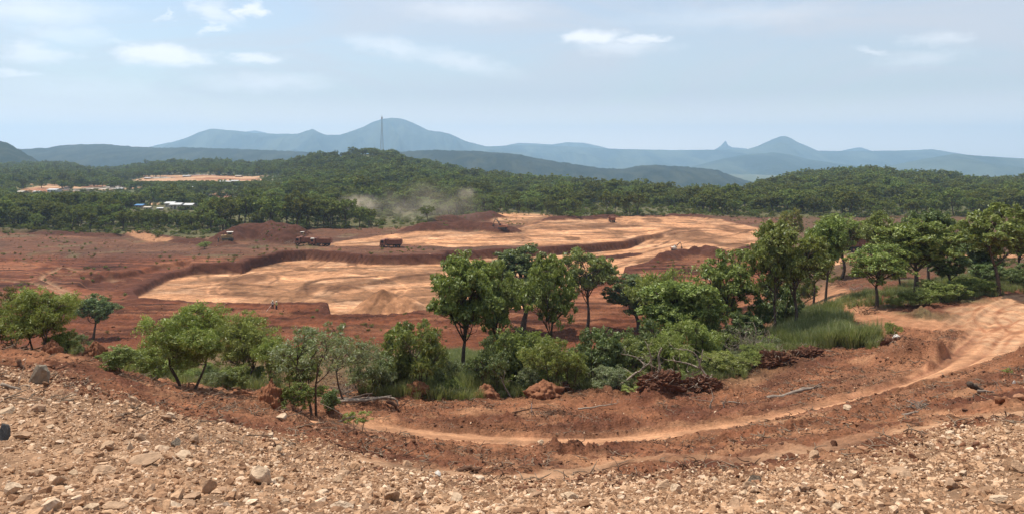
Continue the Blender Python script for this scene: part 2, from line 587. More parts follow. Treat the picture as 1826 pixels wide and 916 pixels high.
junction = [cast(a, b) for a, b in [(1700, 548), (1760, 535), (1826, 522), (1950, 510), (1950, 600), (1830, 600), (1805, 622), (1785, 632), (1765, 618), (1745, 600), (1720, 588), (1695, 572)]]
MOUNDS = [  # px, py, radius across (px), height m, roughness
    (1650, 640, 66, 1.25), (1705, 622, 30, 0.7), (1590, 640, 40, 0.8), (1175, 712, 55, 0.9), (860, 704, 38, 0.6), (975, 702, 45, 0.55), (1350, 650, 60, 0.7), (1250, 690, 50, 0.5),
    (480, 712, 26, 0.8), (1420, 640, 40, 0.5), (1590, 612, 25, 0.7), (735, 706, 26, 0.4), (1075, 706, 40, 0.4), (1826, 650, 45, 1.0), (1560, 535, 40, 0.3), (1650, 560, 45, 0.5)]
MOUNDS = [(*cast(a, b), c, h) for a, b, c, h in MOUNDS]
PITHEAPS = [  # heaps on the orange floor: px, py, radius px, height, depth ratio
    (682, 552, 58, 4.6, 1.0), (735, 552, 40, 2.4, 1.0), (640, 500, 34, 0.25, 1.0), (740, 495, 45, 0.5, 0.45), (468, 492, 50, 0.8, 1.0), (570, 512, 40, 0.25, 0.6), (612, 512, 26, 0.5, 0.6),
    (1230, 418, 50, 0.7, 0.6), (1165, 392, 18, 0.9, 0.5), (1290, 408, 26, 0.6, 0.5), (1020, 424, 16, 0.6, 0.5), (1085, 402, 40, 0.3, 0.4), (960, 405, 30, 0.3, 0.5), (1185, 470, 70, 1.6, 0.7), (1310, 448, 40, 1.0, 0.6)]
PITHEAPS = [(*flat(a, b, FLOOR if b > 455 else PLAT), c, h, e) for a, b, c, h, e in PITHEAPS]
BERMS = [(road_line(p), w, h) for p, w, h in [
    ([(620, 775), (720, 800), (820, 812), (920, 818), (1000, 812), (1080, 800)], 0.8, 0.08),
    ([(1000, 815), (1150, 800), (1300, 783), (1430, 757), (1560, 725)], 0.6, 0.2),
    ([(640, 735), (780, 757), (900, 764), (1050, 762), (1200, 747), (1350, 728)], 0.55, 0.28),
    ([(660, 722), (780, 741), (900, 748), (1050, 748), (1200, 735)], 0.45, 0.22),
    ([(1640, 665), (1680, 645), (1715, 618), (1735, 600)], 0.35, 0.25),
    ([(1480, 722), (1560, 702), (1630, 684), (1680, 663)], 0.3, 0.25)]]
BANKS = [  # long spoil banks: polyline in photo pixels, half width m, height m
    ([(414, 428), (440, 424), (480, 423), (515, 430)], 7.0, 4.6), ([(428, 418), (470, 414), (520, 418)], 6.0, 4.0), ([(745, 411), (800, 408), (850, 409), (900, 413)], 6.0, 3.0),
    ([(780, 398), (830, 393), (872, 388)], 9.0, 3.0), ([(985, 392), (1040, 390), (1090, 388)], 5.0, 1.6), ([(1195, 386), (1240, 386), (1262, 390)], 3.0, 1.4), ([(1180, 462), (1200, 455), (1255, 452), (1275, 456)], 4.5, 2.6),
    ([(1315, 462), (1345, 452), (1375, 456)], 4.0, 2.6), ([(0, 412), (60, 414), (120, 418), (205, 421)], 4.0, 1.2), ([(285, 425), (330, 431), (400, 436)], 4.0, 1.3), ([(1020, 450), (1080, 446), (1135, 441)], 2.0, 0.8)]
BANKS = [(smooth_line([flat(a, b, PLAT) for a, b in l], 3), w, h) for l, w, h in BANKS]
CUTS = [([flat(a, b, FLOOR if lv else PLAT) for a, b in l], w, s) for l, w, s, lv in [
    ([(500, 485), (560, 479), (640, 477), (720, 475)], 0.8, 0.8, 1), ([(548, 522), (546, 512), (556, 503), (600, 496), (670, 493)], 1.3, 1.4, 1), ([(664, 505), (720, 495), (778, 488)], 2.2, 1.4, 1),
    ([(600, 537), (680, 530), (775, 526)], 0.9, 0.8, 1), ([(330, 515), (400, 506), (480, 512)], 1.0, 0.8, 1), ([(300, 528), (400, 523), (530, 530)], 0.8, 0.6, 1), ([(440, 492), (470, 488), (495, 496), (480, 506)], 1.0, 0.9, 1),
    ([(700, 515), (760, 512), (820, 514)], 0.9, 0.8, 1), ([(560, 490), (600, 486), (660, 487)], 0.7, 0.6, 1), ([(800, 540), (860, 532), (940, 530)], 1.2, 0.9, 1), ([(590, 516), (620, 510), (650, 518), (620, 524), (590, 516)], 0.9, 1.0, 1),
    ([(600, 436), (700, 431), (800, 428), (900, 430), (1000, 428), (1110, 424)], 1.2, 0.9, 0), ([(880, 425), (980, 420), (1080, 418), (1180, 410)], 1.2, 0.8, 0), ([(950, 408), (1050, 406), (1150, 402)], 2.0, 0.8, 0),
    ([(1160, 426), (1200, 411), (1260, 407), (1312, 415)], 1.6, 1.0, 0), ([(1130, 441), (1200, 432), (1300, 420), (1342, 410)], 1.2, 0.9, 0), ([(1140, 455), (1200, 447), (1260, 440), (1335, 432)], 1.4, 1.0, 0),
    ([(1000, 472), (1080, 459), (1160, 446)], 1.0, 0.8, 0), ([(1010, 492), (1060, 472), (1120, 456)], 1.0, 0.8, 0), ([(980, 400), (1030, 396), (1090, 393)], 1.6, 0.8, 0), ([(760, 422), (860, 419), (900, 421)], 1.0, 0.7, 0),
    ([(1210, 398), (1270, 396), (1320, 402)], 1.4, 0.8, 0), ([(1040, 440), (1090, 436), (1150, 434), (1200, 424)], 1.0, 0.8, 0), ([(660, 443), (760, 445), (790, 449)], 1.0, 0.6, 0)]]
CUTS = [(smooth_line(l, 3), w, s) for l, w, s in CUTS]
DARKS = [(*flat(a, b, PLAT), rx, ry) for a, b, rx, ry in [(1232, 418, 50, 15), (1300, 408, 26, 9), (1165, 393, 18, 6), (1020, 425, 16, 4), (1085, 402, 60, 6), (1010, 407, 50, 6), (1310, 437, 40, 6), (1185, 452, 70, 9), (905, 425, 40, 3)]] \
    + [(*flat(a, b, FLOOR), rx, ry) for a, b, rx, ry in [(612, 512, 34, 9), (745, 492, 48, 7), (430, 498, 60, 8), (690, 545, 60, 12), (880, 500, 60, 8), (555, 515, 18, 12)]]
rng0 = np.random.default_rng(3)
TRACKS = []
for k in range(90):
    ux = rng0.uniform(300, 1330)
    up = rng0.uniform(468, 545) if ux < 760 else rng0.uniform(392, 450)
    if k < 8:
        ux, up = rng0.uniform(800, 1000), rng0.uniform(470, 540)
    x0, y0 = flat(ux, up, FLOOR)
    a = rng0.uniform(-0.5, 0.5) + (math.pi if rng0.random() < 0.5 else 0)
    kx = rng0.normal() * 0.03
    pts = []
    for q in range(12):
        pts.append((x0, y0))
        x0 += math.cos(a) * 7
        y0 += math.sin(a) * 7
        a += kx * 7
        kx += rng0.normal() * 0.008
    TRACKS.append((pts, rng0.uniform(0.8, 2.2), rng0.choice([-1, -1, 1])))
LINES_LEFT = [smooth_line([flat(a, b, PLAT) for a, b in p], 3) for p in (
    [(0, 462), (60, 470), (110, 478), (160, 484), (210, 496)], [(110, 478), (75, 492), (90, 505), (130, 525)], [(0, 498), (60, 505), (110, 522), (135, 535)], [(100, 492), (160, 488), (215, 492)],
    [(60, 452), (150, 446), (230, 436), (290, 432)])]


def lin(r, g, b):
    f = lambda c: ((c / 255 + 0.055) / 1.055) ** 2.4 if c > 10 else c / 255 / 12.92
    return np.array([f(r), f(g), f(b)])


C_SCREE = np.array((0.345, 0.205, 0.118))
C_SCREE2 = np.array((0.23, 0.13, 0.075))
C_SOIL = np.array((0.235, 0.098, 0.048))
C_SOILD = np.array((0.125, 0.047, 0.026))
C_ROAD = np.array((0.46, 0.235, 0.122))
C_SAND = np.array((0.41, 0.24, 0.135))
C_RED = np.array((0.132, 0.043, 0.019))
C_REDD = np.array((0.066, 0.023, 0.013))
C_ORA = np.array((0.45, 0.222, 0.108))
C_ORAP = np.array((0.52, 0.30, 0.168))
C_ORAD = np.array((0.20, 0.092, 0.044))
C_WOOD = np.array((0.095, 0.100, 0.042))


def scree_edge(px, y):
    """distance at which the pale broken rock gives way to red soil"""
    e = np.interp(px, [-900, 0, 100, 200, 300, 420, 520, 640, 760, 900, 1060, 1200, 1330, 1500, 1620, 1740, 1826, 2800],
                  [21.5, 22, 21.5, 21, 21.5, 22.5, 22, 20, 19.5, 18.5, 17.5, 17, 16.5, 17, 18.5, 17.5, 18.5, 17])
    return e


def terrain(x, y, colour=False):
    """full height (and albedo) of the ground at world points"""
    sh = x.shape
    x, y = x.ravel(), y.ravel()
    px = CX + F * x / np.maximum(y, 0.5)
    z = H0(x, y)
    near = y < 150
    col = np.zeros((len(x), 3)) if colour else None
    rough = np.zeros(len(x))
    # ---- near ground
    n = np.nonzero(near)[0]
    if len(n):
        X, Y, PX = x[n], y[n], px[n]
        e = scree_edge(PX, Y) + fbm(X, Y, 3.0, 3, 5) * 2.6
        scree = sstep(1.5, -1.5, Y - e)
        dr, sr, ar = line_sd(road, X, Y)
        wr = np.interp(PX, RW_PX, RW_W)
        wob = fbm(X, Y, 1.2, 3, 9) * 0.35
        rm = sstep(0.35, -0.35, dr - wr - wob)
        d2, s2, a2 = line_sd(track2, X, Y)
        t2 = sstep(0.5, -0.4, d2 - 0.75 - fbm(X, Y, 1.6, 3, 12) * 0.7) * (1 - 0.7 * np.exp(-((PX - 1210) / 110.0) ** 2)) * (0.35 + 0.65 * sstep(0.25, 0.5, vnoise(X / 2.5, Y / 2.5, 13)))
        d3, s3, a3 = line_sd(branch, X, Y)
        t3 = sstep(0.9, -0.6, d3 - 2.1 - fbm(X, Y, 2.5, 3, 14) * 0.9)
        ju = sstep(0.8, -0.6, poly_sd(junction, X, Y) + fbm(X, Y, 3, 3, 15) * 1.1)
        flatm = np.maximum(np.maximum(rm, t2 * 0.8), np.maximum(t3 * 0.85, ju))
        dz = np.zeros(len(n))
        bump = np.zeros(len(n))
        for (mx, my, rp, h) in MOUNDS:
            r = rp * my / F
            q = np.hypot(X - mx, (Y - my) / 1.1) / r
            q = q + fbm(X, Y, r * 0.7, 3, 21) * 0.25
            g = np.exp(-q * q * 1.6)
            dz += h * g
            bump += g
        for (ln, w, h) in BERMS:
            db, _s, ab = line_sd(ln, X, Y)
            g = np.exp(-(db / w) ** 2) * (0.65 + 0.7 * vnoise(X / 1.7, Y / 1.7, 31))
            dz += h * g
            bump += g * 0.8
        dz *= (1 - np.maximum(rm, ju) * 0.85)
        nz = fbm(X, Y, 1.1, 5, 40, 0.6)
        nz2 = fbm(X, Y, 0.33, 3, 44, 0.6)
        big = fbm(X, Y, 6.0, 3, 46)
        am = 0.11 * scree + 0.27 * (1 - scree) * (1 + np.clip(bump, 0, 1.2))
        am = am * (1 - flatm * 0.85) * (1 - 0.65 * np.exp(-(dr / 3.2) ** 2))
        dz += nz * am + nz2 * am * 0.55 + big * 0.22 * (1 - flatm) * sstep(9, 16, Y)
        # wheel ruts and graded ridges running with the road
        ru = np.exp(-((np.abs(sr) - 0.72) / 0.22) ** 2) * rm
        dz -= ru * np.where(PX > 1500, 0.12, 0.06) + rm * 0.10
        al = sstep(7.5, 2.0, dr) * (1 - rm)
        dz += al * (1 - scree) * (vnoise(sr * 2.4, ar * 0.09, 51) - 0.5) * 0.42
        t2r = np.exp(-((np.abs(s2) - 0.7) / 0.18) ** 2)
        dz -= t2r * 0.05
        z[n] += dz
        rough[n] = 1 - flatm
        if colour:
            c = C_SOIL + (C_SOILD - C_SOIL) * sstep(-0.35, 0.45, fbm(X, Y, 3.5, 4, 60))[:, None]
            c = c + (C_ROAD * 0.8 - c) * (sstep(0.05, 0.6, fbm(X, Y, 2.4, 4, 61)) * 0.75)[:, None]
            c = c + (C_ROAD * 0.72 - c) * (al * 0.5 * vnoise(sr * 3, ar * 0.1, 52))[:, None]
            c = c + (C_SOILD - c) * (np.clip(bump, 0, 1) * 0.55)[:, None]
            # dull earth between scree and track on the left, greener under the trees
            gr = sstep(46, 56, Y) * sstep(1500, 1300, PX) + sstep(72, 82, Y) * sstep(1500, 1560, PX) * 0.5
            c = c + (np.array((0.10, 0.085, 0.04)) - c) * (np.clip(gr, 0, 1) * 0.7)[:, None]
            s = C_SCREE + (C_SCREE2 - C_SCREE) * sstep(-0.3, 0.5, fbm(X, Y, 1.3, 5, 63))[:, None]
            s = s + (C_SAND * 0.9 - s) * (sstep(0.0, 0.6, fbm(X, Y, 2.2, 4, 64)) * 0.5)[:, None]
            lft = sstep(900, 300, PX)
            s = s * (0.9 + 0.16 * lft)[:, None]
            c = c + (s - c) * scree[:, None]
            rc = C_ROAD * (0.88 + 0.18 * fbm(X, Y, 1.5, 3, 66))[:, None]
            rc = rc * (0.80 + 0.36 * vnoise(sr * 3.5, ar * 0.12, 73))[:, None]
            rc = rc + (C_SAND - rc) * (0.5 * sstep(70, 100, ar))[:, None]
            c = c + (rc - c) * (rm * 0.92)[:, None]
            c = c + (C_SOILD * 1.3 - c) * (ru * np.where(PX > 1480, 0.6, 0.28) * (0.4 + 0.8 * vnoise(X / 1.3, Y / 1.3, 74)))[:, None]
            ru2 = np.exp(-((np.abs(sr - 1.5) - 0.45) / 0.14) ** 2) * rm * (PX > 1560)
            c = c + (C_SOILD * 1.4 - c) * (ru2 * 0.7)[:, None]
            tc_ = C_SAND * (0.86 + 0.2 * fbm(X, Y, 1.0, 3, 67))[:, None]
            c = c + (tc_ - c) * (t2 * 0.8)[:, None]
            bc = (C_ROAD * 0.62 + C_SOIL * 0.3) * (0.95 + 0.2 * fbm(X, Y, 1.4, 3, 68))[:, None]
            c = c + (bc - c) * (t3 * 0.85)[:, None]
            arcs = vnoise(np.hypot(X - junction[3][0], Y - junction[3][1] + 8) * 1.5, X * 0.05, 70)
            jc = C_ROAD + (C_SAND * 1.08 - C_ROAD) * sstep(0.25, 0.7, arcs * 0.6 + 0.4 * vnoise(X / 4, Y / 4, 71))[:, None]
            jd = sstep(1775, 1690, PX)
            jc = jc + (C_SAND * 0.55 - jc) * (jd * (0.45 + 0.5 * vnoise(X / 2, Y / 2, 76)))[:, None]
            c = c + (jc - c) * (ju * 0.95)[:, None]
            wf = sstep(1400, 1470, PX) * sstep(60, 68, Y) * (1 - t3) * (1 - ju)
            wc = C_SOILD * 1.1 + (np.array((0.10, 0.10, 0.045)) - C_SOILD * 1.1) * sstep(0.0, 0.4, fbm(X, Y, 5, 4, 72))[:, None]
            c = c + (wc - c) * (wf * 0.85)[:, None]
            jt = np.zeros(len(n))
            for l in JT:
                b = PX > 1440
                dd, s_, a_ = line_sd(l, X[b], Y[b])
                jt[b] = np.maximum(jt[b], np.exp(-((np.abs(s_) - 0.85) / 0.2) ** 2) * (dd < 2.5) * (0.3 + 0.9 * vnoise(X[b] / 1.5, Y[b] / 1.5, 75)))
            c = c + (C_SOIL * 1.15 - c) * (jt * 0.9 * np.maximum(ju, t3))[:, None]
            pl = sstep(100, 118, Y)
            c = c + (C_RED * 1.1 - c) * pl[:, None] * (PX < 1400)[:, None]
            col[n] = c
    # ---- plain and workings
    m = np.nonzero((y >= 95) & (y < 480))[0]
    if len(m):
        X, Y, PX = x[m], y[m], px[m]
        wx, wy = fbm(X, Y, 9, 3, 80) * 1.1, fbm(X, Y, 9, 3, 84) * 1.1
        sp = poly_sd(pit, X + wx * 0.35, Y + wy * 0.35)
        inp = sstep(0.45, -0.45, sp)
        ramp = sstep(150, 215, X) * 0  # kept level
        east = sstep(flat(1080, 440, FLOOR)[0], flat(1250, 430, FLOOR)[0], X) * sstep(205, 250, Y)
        depth = (FLOOR - PLAT) * (1 - east * 0.92)
        onpl = sstep(118, 132, Y) * (PX < 1420) + 0
        dz = inp * depth
        ss_ = poly_sd(step, X + wx * 0.5, Y + wy * 0.5)
        ist = sstep(0.9, -0.9, ss_) * (1 - inp)
        dz += ist * -1.3
        rim = np.exp(-((sp - 1.6) / 1.1) ** 2) * sstep(-0.2, 0.6, sp)
        rimh = (0.10 + 0.35 * vnoise(X / 2.2, Y / 2.2, 87)) * (1 - east) * np.where(PX < 600, 1.0, 0.3)
        dz += rim * rimh
        hp = np.zeros(len(m))
        heap_r = np.zeros(len(m))
        for (hx, hy, rp, h, el) in PITHEAPS:
            r = rp * hy / F
            q = np.hypot((X - hx), (Y - hy) / el * 0.9) / r + fbm(X, Y, r * 0.5, 3, 90) * 0.16
            g = np.clip(1 - q, 0, 1) ** 1.1
            dz += h * g
            heap_r = np.maximum(heap_r, sstep(0.0, 0.35, g))
        bank = np.zeros(len(m))
        for ln, w, h in BANKS:
            P_ = np.array(ln)
            b = (X > P_[:, 0].min() - 3 * w) & (X < P_[:, 0].max() + 3 * w) & (Y > P_[:, 1].min() - 3 * w) & (Y < P_[:, 1].max() + 3 * w)
            if b.any():
                dd, s_, a_ = line_sd(ln, X[b], Y[b])
                dd = dd + fbm(X[b], Y[b], 6, 4, 93) * w * 0.35
                g = np.clip(1.15 - dd / w, 0, 1) ** 0.9
                dz[b] += h * g * (0.75 + 0.4 * vnoise(X[b] / 5, Y[b] / 5, 94))
                bank[b] = np.maximum(bank[b], sstep(0.0, 0.2, g))
        cut = np.zeros(len(m))
        for ln, w, s0 in CUTS:
            P_ = np.array(ln)
            b = (X > P_[:, 0].min() - 8) & (X < P_[:, 0].max() + 8) & (Y > P_[:, 1].min() - 8) & (Y < P_[:, 1].max() + 8)
            if b.any():
                dd, s_, a_ = line_sd(ln, X[b] + wx[b] * 0.6, Y[b] + wy[b])
                g = np.exp(-(dd / (w * 0.65)) ** 2) * (0.4 + 0.9 * vnoise(X[b] / 7, Y[b] / 7, 96)) * s0
                cut[b] = np.maximum(cut[b], g)
                dz[b] += 0.22 * s0 * np.exp(-((dd - w) / w) ** 2) * (s_ > 0)
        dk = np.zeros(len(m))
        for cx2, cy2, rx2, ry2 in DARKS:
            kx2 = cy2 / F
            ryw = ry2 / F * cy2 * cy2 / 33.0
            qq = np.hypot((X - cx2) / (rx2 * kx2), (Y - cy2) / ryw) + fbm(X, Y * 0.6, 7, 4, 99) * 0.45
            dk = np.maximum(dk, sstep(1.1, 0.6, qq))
        wyb = wy * 2 + fbm(X, Y, 26, 4, 89) * 9
        orm = np.maximum(inp, sstep(1.5, -1.5, poly_sd(upper, X + wx * 2, Y + wyb)))
        orm = orm * (1 - bank)
        pal = sstep(2, -2, poly_sd(pale, X + wx * 2, Y + wyb)) * (1 - bank)
        gl = np.zeros(len(m))
        for q in glimpse:
            gl = np.maximum(gl, sstep(2, -2, poly_sd(q, X + wx, Y + wy)))
        orm = np.maximum(np.maximum(orm, pal), gl)
        ti, _a, _b = line_sd(track_in, X, Y)
        tim = sstep(1.0, -1.0, ti - 3.0 + wx)
        tr = np.zeros(len(m))
        trz = np.zeros(len(m))
        for pts, w, sgn in TRACKS:
            P = np.array(pts)
            b = (X > P[:, 0].min() - 6) & (X < P[:, 0].max() + 6) & (Y > P[:, 1].min() - 6) & (Y < P[:, 1].max() + 6)
            if not b.any():
                continue
            dd, s_, a_ = line_sd(pts, X[b], Y[b])
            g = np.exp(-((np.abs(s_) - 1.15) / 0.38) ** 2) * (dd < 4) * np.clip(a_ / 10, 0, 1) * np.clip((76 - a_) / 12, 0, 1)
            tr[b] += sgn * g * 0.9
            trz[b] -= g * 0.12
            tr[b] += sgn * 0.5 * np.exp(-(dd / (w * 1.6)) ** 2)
        leftl = np.zeros(len(m))
        for q in LINES_LEFT:
            b = PX < 420
            dd, s_, a_ = line_sd(q, X[b], Y[b])
            leftl[b] = np.maximum(leftl[b], np.exp(-(dd / 0.7) ** 2))
            tr_ = np.exp(-((dd - 1.4) / 0.7) ** 2)
            trz[b] += tr_ * 0.25 - np.exp(-(dd / 0.8) ** 2) * 0.3
        rgh = fbm(X, Y, 6, 5, 95, 0.6)
        dz += trz + rgh * (0.55 * (1 - orm) + 0.20 * orm)
        fur = vnoise(X / 14 + Y * 0.01, Y / 1.6, 97) - 0.5
        dz += fur * 0.32 * (1 - orm) * (PX > 380)
        z[m] += dz * onpl
        if colour:
            red = C_RED + (C_REDD - C_RED) * (sstep(-0.2, 0.55, fbm(X, Y, 22, 5, 100)) * 0.75)[:, None]
            red = red + (C_SOIL * 1.05 - red) * (sstep(0.0, 0.55, fbm(X, Y, 16, 5, 101)) * 0.6)[:, None]
            red = red * (0.62 + 0.80 * vnoise(X / 9, Y / 1.9 + X * 0.02, 103) * (0.5 + vnoise(X / 20, Y / 12, 102)))[:, None]
            dkstrip = sstep(205, 225, Y) * sstep(255, 240, Y) * sstep(-40, -60, X) * 0
            red = red + (np.array((0.115, 0.07, 0.045)) - red) * (0.45 * sstep(210, 235, Y) * (1 - orm))[:, None]
            # thin weedy cover on the strip of old ground between the workings
            red = red + (np.array((0.13, 0.10, 0.05)) - red) * (0.6 * sstep(0.15, 0.5, fbm(X, Y, 7, 5, 104)) * sstep(205, 225, Y))[:, None]
            fl = sstep(0.62, 0.8, vnoise(X / 16 + 3 * vnoise(X / 30, Y / 30, 105), Y / 1.7, 106)) * (Y < 215)
            red = red * (1 - 0.5 * fl)[:, None]
            fl2 = sstep(0.70, 0.85, vnoise(X / 12, Y / 1.5, 107)) * (Y < 215)
            red = red + (C_SOIL * 1.3 - red) * (fl2 * 0.5)[:, None]
            n1 = fbm(X, Y * 1.3, 9, 5, 110, 0.68)
            n2 = fbm(X, Y, 3, 4, 111, 0.7)
            ora = C_ORA + (C_ORAP - C_ORA) * (sstep(-0.05, 0.5, n1) * 0.75)[:, None]
            ora = ora + (C_ORAD - ora) * (sstep(0.12, 0.6, fbm(X, Y, 7, 5, 112, 0.7)) * 0.8)[:, None]
            ora = ora * (0.92 + 0.42 * n2)[:, None]
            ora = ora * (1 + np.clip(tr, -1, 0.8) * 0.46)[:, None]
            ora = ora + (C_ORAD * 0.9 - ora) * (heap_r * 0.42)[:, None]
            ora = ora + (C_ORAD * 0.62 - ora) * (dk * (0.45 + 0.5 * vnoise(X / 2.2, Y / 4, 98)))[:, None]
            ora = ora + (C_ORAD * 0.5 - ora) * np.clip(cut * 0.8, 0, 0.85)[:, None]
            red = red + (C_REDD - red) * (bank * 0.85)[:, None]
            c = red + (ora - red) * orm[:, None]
            c = c + (C_ORAD * 1.2 - c) * (gl * 0.3)[:, None]
            c = c + (C_ORA * 0.8 - c) * (tim * 0.85)[:, None]
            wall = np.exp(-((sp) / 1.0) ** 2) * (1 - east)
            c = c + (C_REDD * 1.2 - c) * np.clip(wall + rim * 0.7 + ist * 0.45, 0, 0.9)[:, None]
            c = c + (C_SAND * 0.75 - c) * (leftl * 0.7 * sstep(0.35, 0.6, vnoise(X / 9, Y / 9, 115)))[:, None]
            k = sstep(118, 134, Y) * (PX < 1420)
            k2 = sstep(95, 135, Y) * (PX >= 1420)
            far_ = np.clip(k + k2, 0, 1)
            c2 = np.where((PX >= 1420)[:, None], np.array((0.11, 0.062, 0.034)) + (ora - np.array((0.11, 0.062, 0.034))) * orm[:, None], c)
            col[m] = np.where(near[m][:, None], col[m] + (c2 - col[m]) * far_[:, None], c2)
            wd = wood_mask(PX, X, Y)
            col[m] = col[m] + (C_WOOD - col[m]) * (wd * 0.8)[:, None]
    q = np.nonzero(y >= 480)[0]
    if len(q) and colour:
        X, Y, PX = x[q], y[q], px[q]
        c = np.tile(C_WOOD, (len(q), 1))
        c = c + (np.array((0.20, 0.16, 0.07)) - c) * (0.6 * sstep(0.1, 0.5, fbm(X, Y, 60, 4, 120)))[:, None]
        cl = clear_mask(PX, X, Y)
        cc = np.array((0.45, 0.27, 0.15)) + (np.array((0.28, 0.12, 0.06)) - np.array((0.45, 0.27, 0.15))) * sstep(-0.2, 0.3, fbm(X, Y, 30, 4, 121))[:, None]
        c = c + (cc - c) * cl[:, None]
        col[q] = c
    if len(q):
        z[q] += fbm(x[q], y[q], 120, 4, 130) * 3.0 * sstep(480, 700, y[q]) * sstep(-2, 0, y[q])
    z = z.reshape(sh)
    return (z, col.reshape(sh + (3,)), rough.reshape(sh)) if colour else z


WOODSTART = np.array([(-900, 412), (0, 413), (120, 416), (215, 419), (235, 411), (262, 411), (275, 418), (350, 424), (400, 420), (430, 409), (520, 407), (640, 406), (760, 404), (800, 392), (860, 384), (900, 380), (985, 383), (1010, 390),
                      (1080, 386), (1180, 383), (1260, 384), (1330, 387), (1450, 387), (1600, 386), (1826, 386), (2800, 386)], float)


def wood_start(px):
    return -PLAT * F / (np.interp(px, WOODSTART[:, 0], WOODSTART[:, 1]) - HY)


def wood_mask(px, x, y):
    return sstep(-6, 6, y - wood_start(px) + fbm(x, y, 12, 3, 140) * 5)


CLEARS = [[(36, 345), (60, 330), (140, 331), (235, 325), (250, 333), (200, 340), (120, 346)],
          [(225, 326), (240, 316), (330, 312), (480, 311), (492, 318), (440, 324), (300, 325)],
          [(228, 380), (232, 368), (270, 362), (300, 366), (345, 362), (352, 374), (320, 382), (260, 386)],
          [(372, 352), (375, 340), (405, 337), (422, 345), (412, 354)],
          [(325, 338), (330, 332), (345, 332), (348, 338)],
          [(385, 328), (390, 322), (418, 322), (420, 330)],
          [(1196, 362), (1200, 352), (1214, 352), (1216, 362)],
          [(140, 312), (142, 302), (160, 304), (165, 312)],
          [(100, 335), (105, 325), (122, 327), (118, 336)]]
_CW = None


def clear_polys():
    global _CW
    if _CW is None:
        _CW = [[cast(a, b, None, 280) for a, b in q] for q in CLEARS]
    return _CW


def clear_mask(px, x, y):
    k = np.zeros(x.shape)
    for q in clear_polys():
        k = np.maximum(k, sstep(6, -4, poly_sd(q, x, y) + fbm(x, y, 28, 3, 141) * 20 + 4))
    return k


def ground_z(x, y):
    return float(terrain(np.array([float(x)]), np.array([float(y)]))[0])


def spot(px, py, dmin=5.0, dmax=3000.0):
    x, y = cast(px, py, terrain, dmin, dmax)
    return x, y, ground_z(x, y)


# ------------------------------------------------------------------ materials
def new_mat(name):
    m = bpy.data.materials.new(name)
    m.use_nodes = True
    return m, NT(m.node_tree)


def surface(name, c0, c1, scale=5.0, rough=0.85, bump=0.2, bscale=None, metal=0.0, rand=0.0, detail=4):
    """worn, mottled opaque surface in object coordinates"""
    m, t = new_mat(name)
    tcn = t.n('ShaderNodeTexCoord')
    n = t.noise(tcn.outputs['Object'], scale, detail, 0.6)
    c = t.ramp(n, [(0.3, c0), (0.7, c1)])
    if rand:
        oi = t.n('ShaderNodeObjectInfo')
        hv = t.n('ShaderNodeHueSaturation')
        t.l(t.mapr(oi.outputs['Random'], 0, 1, 1 - rand, 1 + rand, False), hv.inputs['Value'])
        t.l(c, hv.inputs['Color'])
        c = hv.outputs[0]
    p = t.n('ShaderNodeBsdfPrincipled')
    t.l(c, p.inputs['Base Color'])
    p.inputs['Roughness'].default_value = rough
    p.inputs['Metallic'].default_value = metal
    p.inputs['Specular IOR Level'].default_value = 0.25
    if bump:
        b = t.n('ShaderNodeBump')
        b.inputs['Strength'].default_value = bump
        b.inputs['Distance'].default_value = 0.05
        t.l(t.noise(tcn.outputs['Object'], bscale or scale * 4, 5, 0.65), b.inputs['Height'])
        t.l(b.outputs[0], p.inputs['Normal'])
    o = t.n('ShaderNodeOutputMaterial')
    t.l(p.outputs[0], o.inputs[0])
    return m


def leaf_mat(name, ca, cb, cc, transl=0.35, rand=0.12, hue=0.015, gloss=0.022):
    """leaf: ca..cb vary leaf by leaf, cc on some sprigs; part of the light comes through"""
    m, t = new_mat(name)
    g = t.n('ShaderNodeNewGeometry')
    oi = t.n('ShaderNodeObjectInfo')
    c = t.ramp(g.outputs['Random Per Island'], [(0.0, ca), (0.6, cb), (1.0, cc)])
    tcn = t.n('ShaderNodeTexCoord')
    big = t.noise(tcn.outputs['Object'], 0.9, 2, 0.5)
    hv = t.n('ShaderNodeHueSaturation')
    t.l(t.mapr(oi.outputs['Random'], 0, 1, 0.5 - hue, 0.5 + hue * 0.6, False), hv.inputs['Hue'])
    v1 = t.mapr(big, 0.3, 0.7, 0.8, 1.25)
    v2 = t.mapr(oi.outputs['Random'], 0, 1, 1 - rand, 1 + rand, False)
    t.l(t.math('MULTIPLY', v1, v2), hv.inputs['Value'])
    t.l(c, hv.inputs['Color'])
    d = t.n('ShaderNodeBsdfDiffuse')
    t.l(hv.outputs[0], d.inputs[0])
    tr = t.n('ShaderNodeBsdfTranslucent')
    tm = t.mix(0.5, hv.outputs[0], (0.26, 0.30, 0.04))
    t.l(tm, tr.inputs[0])
    gl = t.n('ShaderNodeBsdfGlossy')
    gl.inputs['Roughness'].default_value = 0.45
    gl.inputs['Color'].default_value = (0.9, 0.95, 1, 1)
    a = t.n('ShaderNodeMixShader')
    a.inputs[0].default_value = transl
    t.l(d.outputs[0], a.inputs[1])
    t.l(tr.outputs[0], a.inputs[2])
    b = t.n('ShaderNodeMixShader')
    b.inputs[0].default_value = gloss
    t.l(a.outputs[0], b.inputs[1])
    t.l(gl.outputs[0], b.inputs[2])
    o = t.n('ShaderNodeOutputMaterial')
    t.l(b.outputs[0], o.inputs[0])
    return m


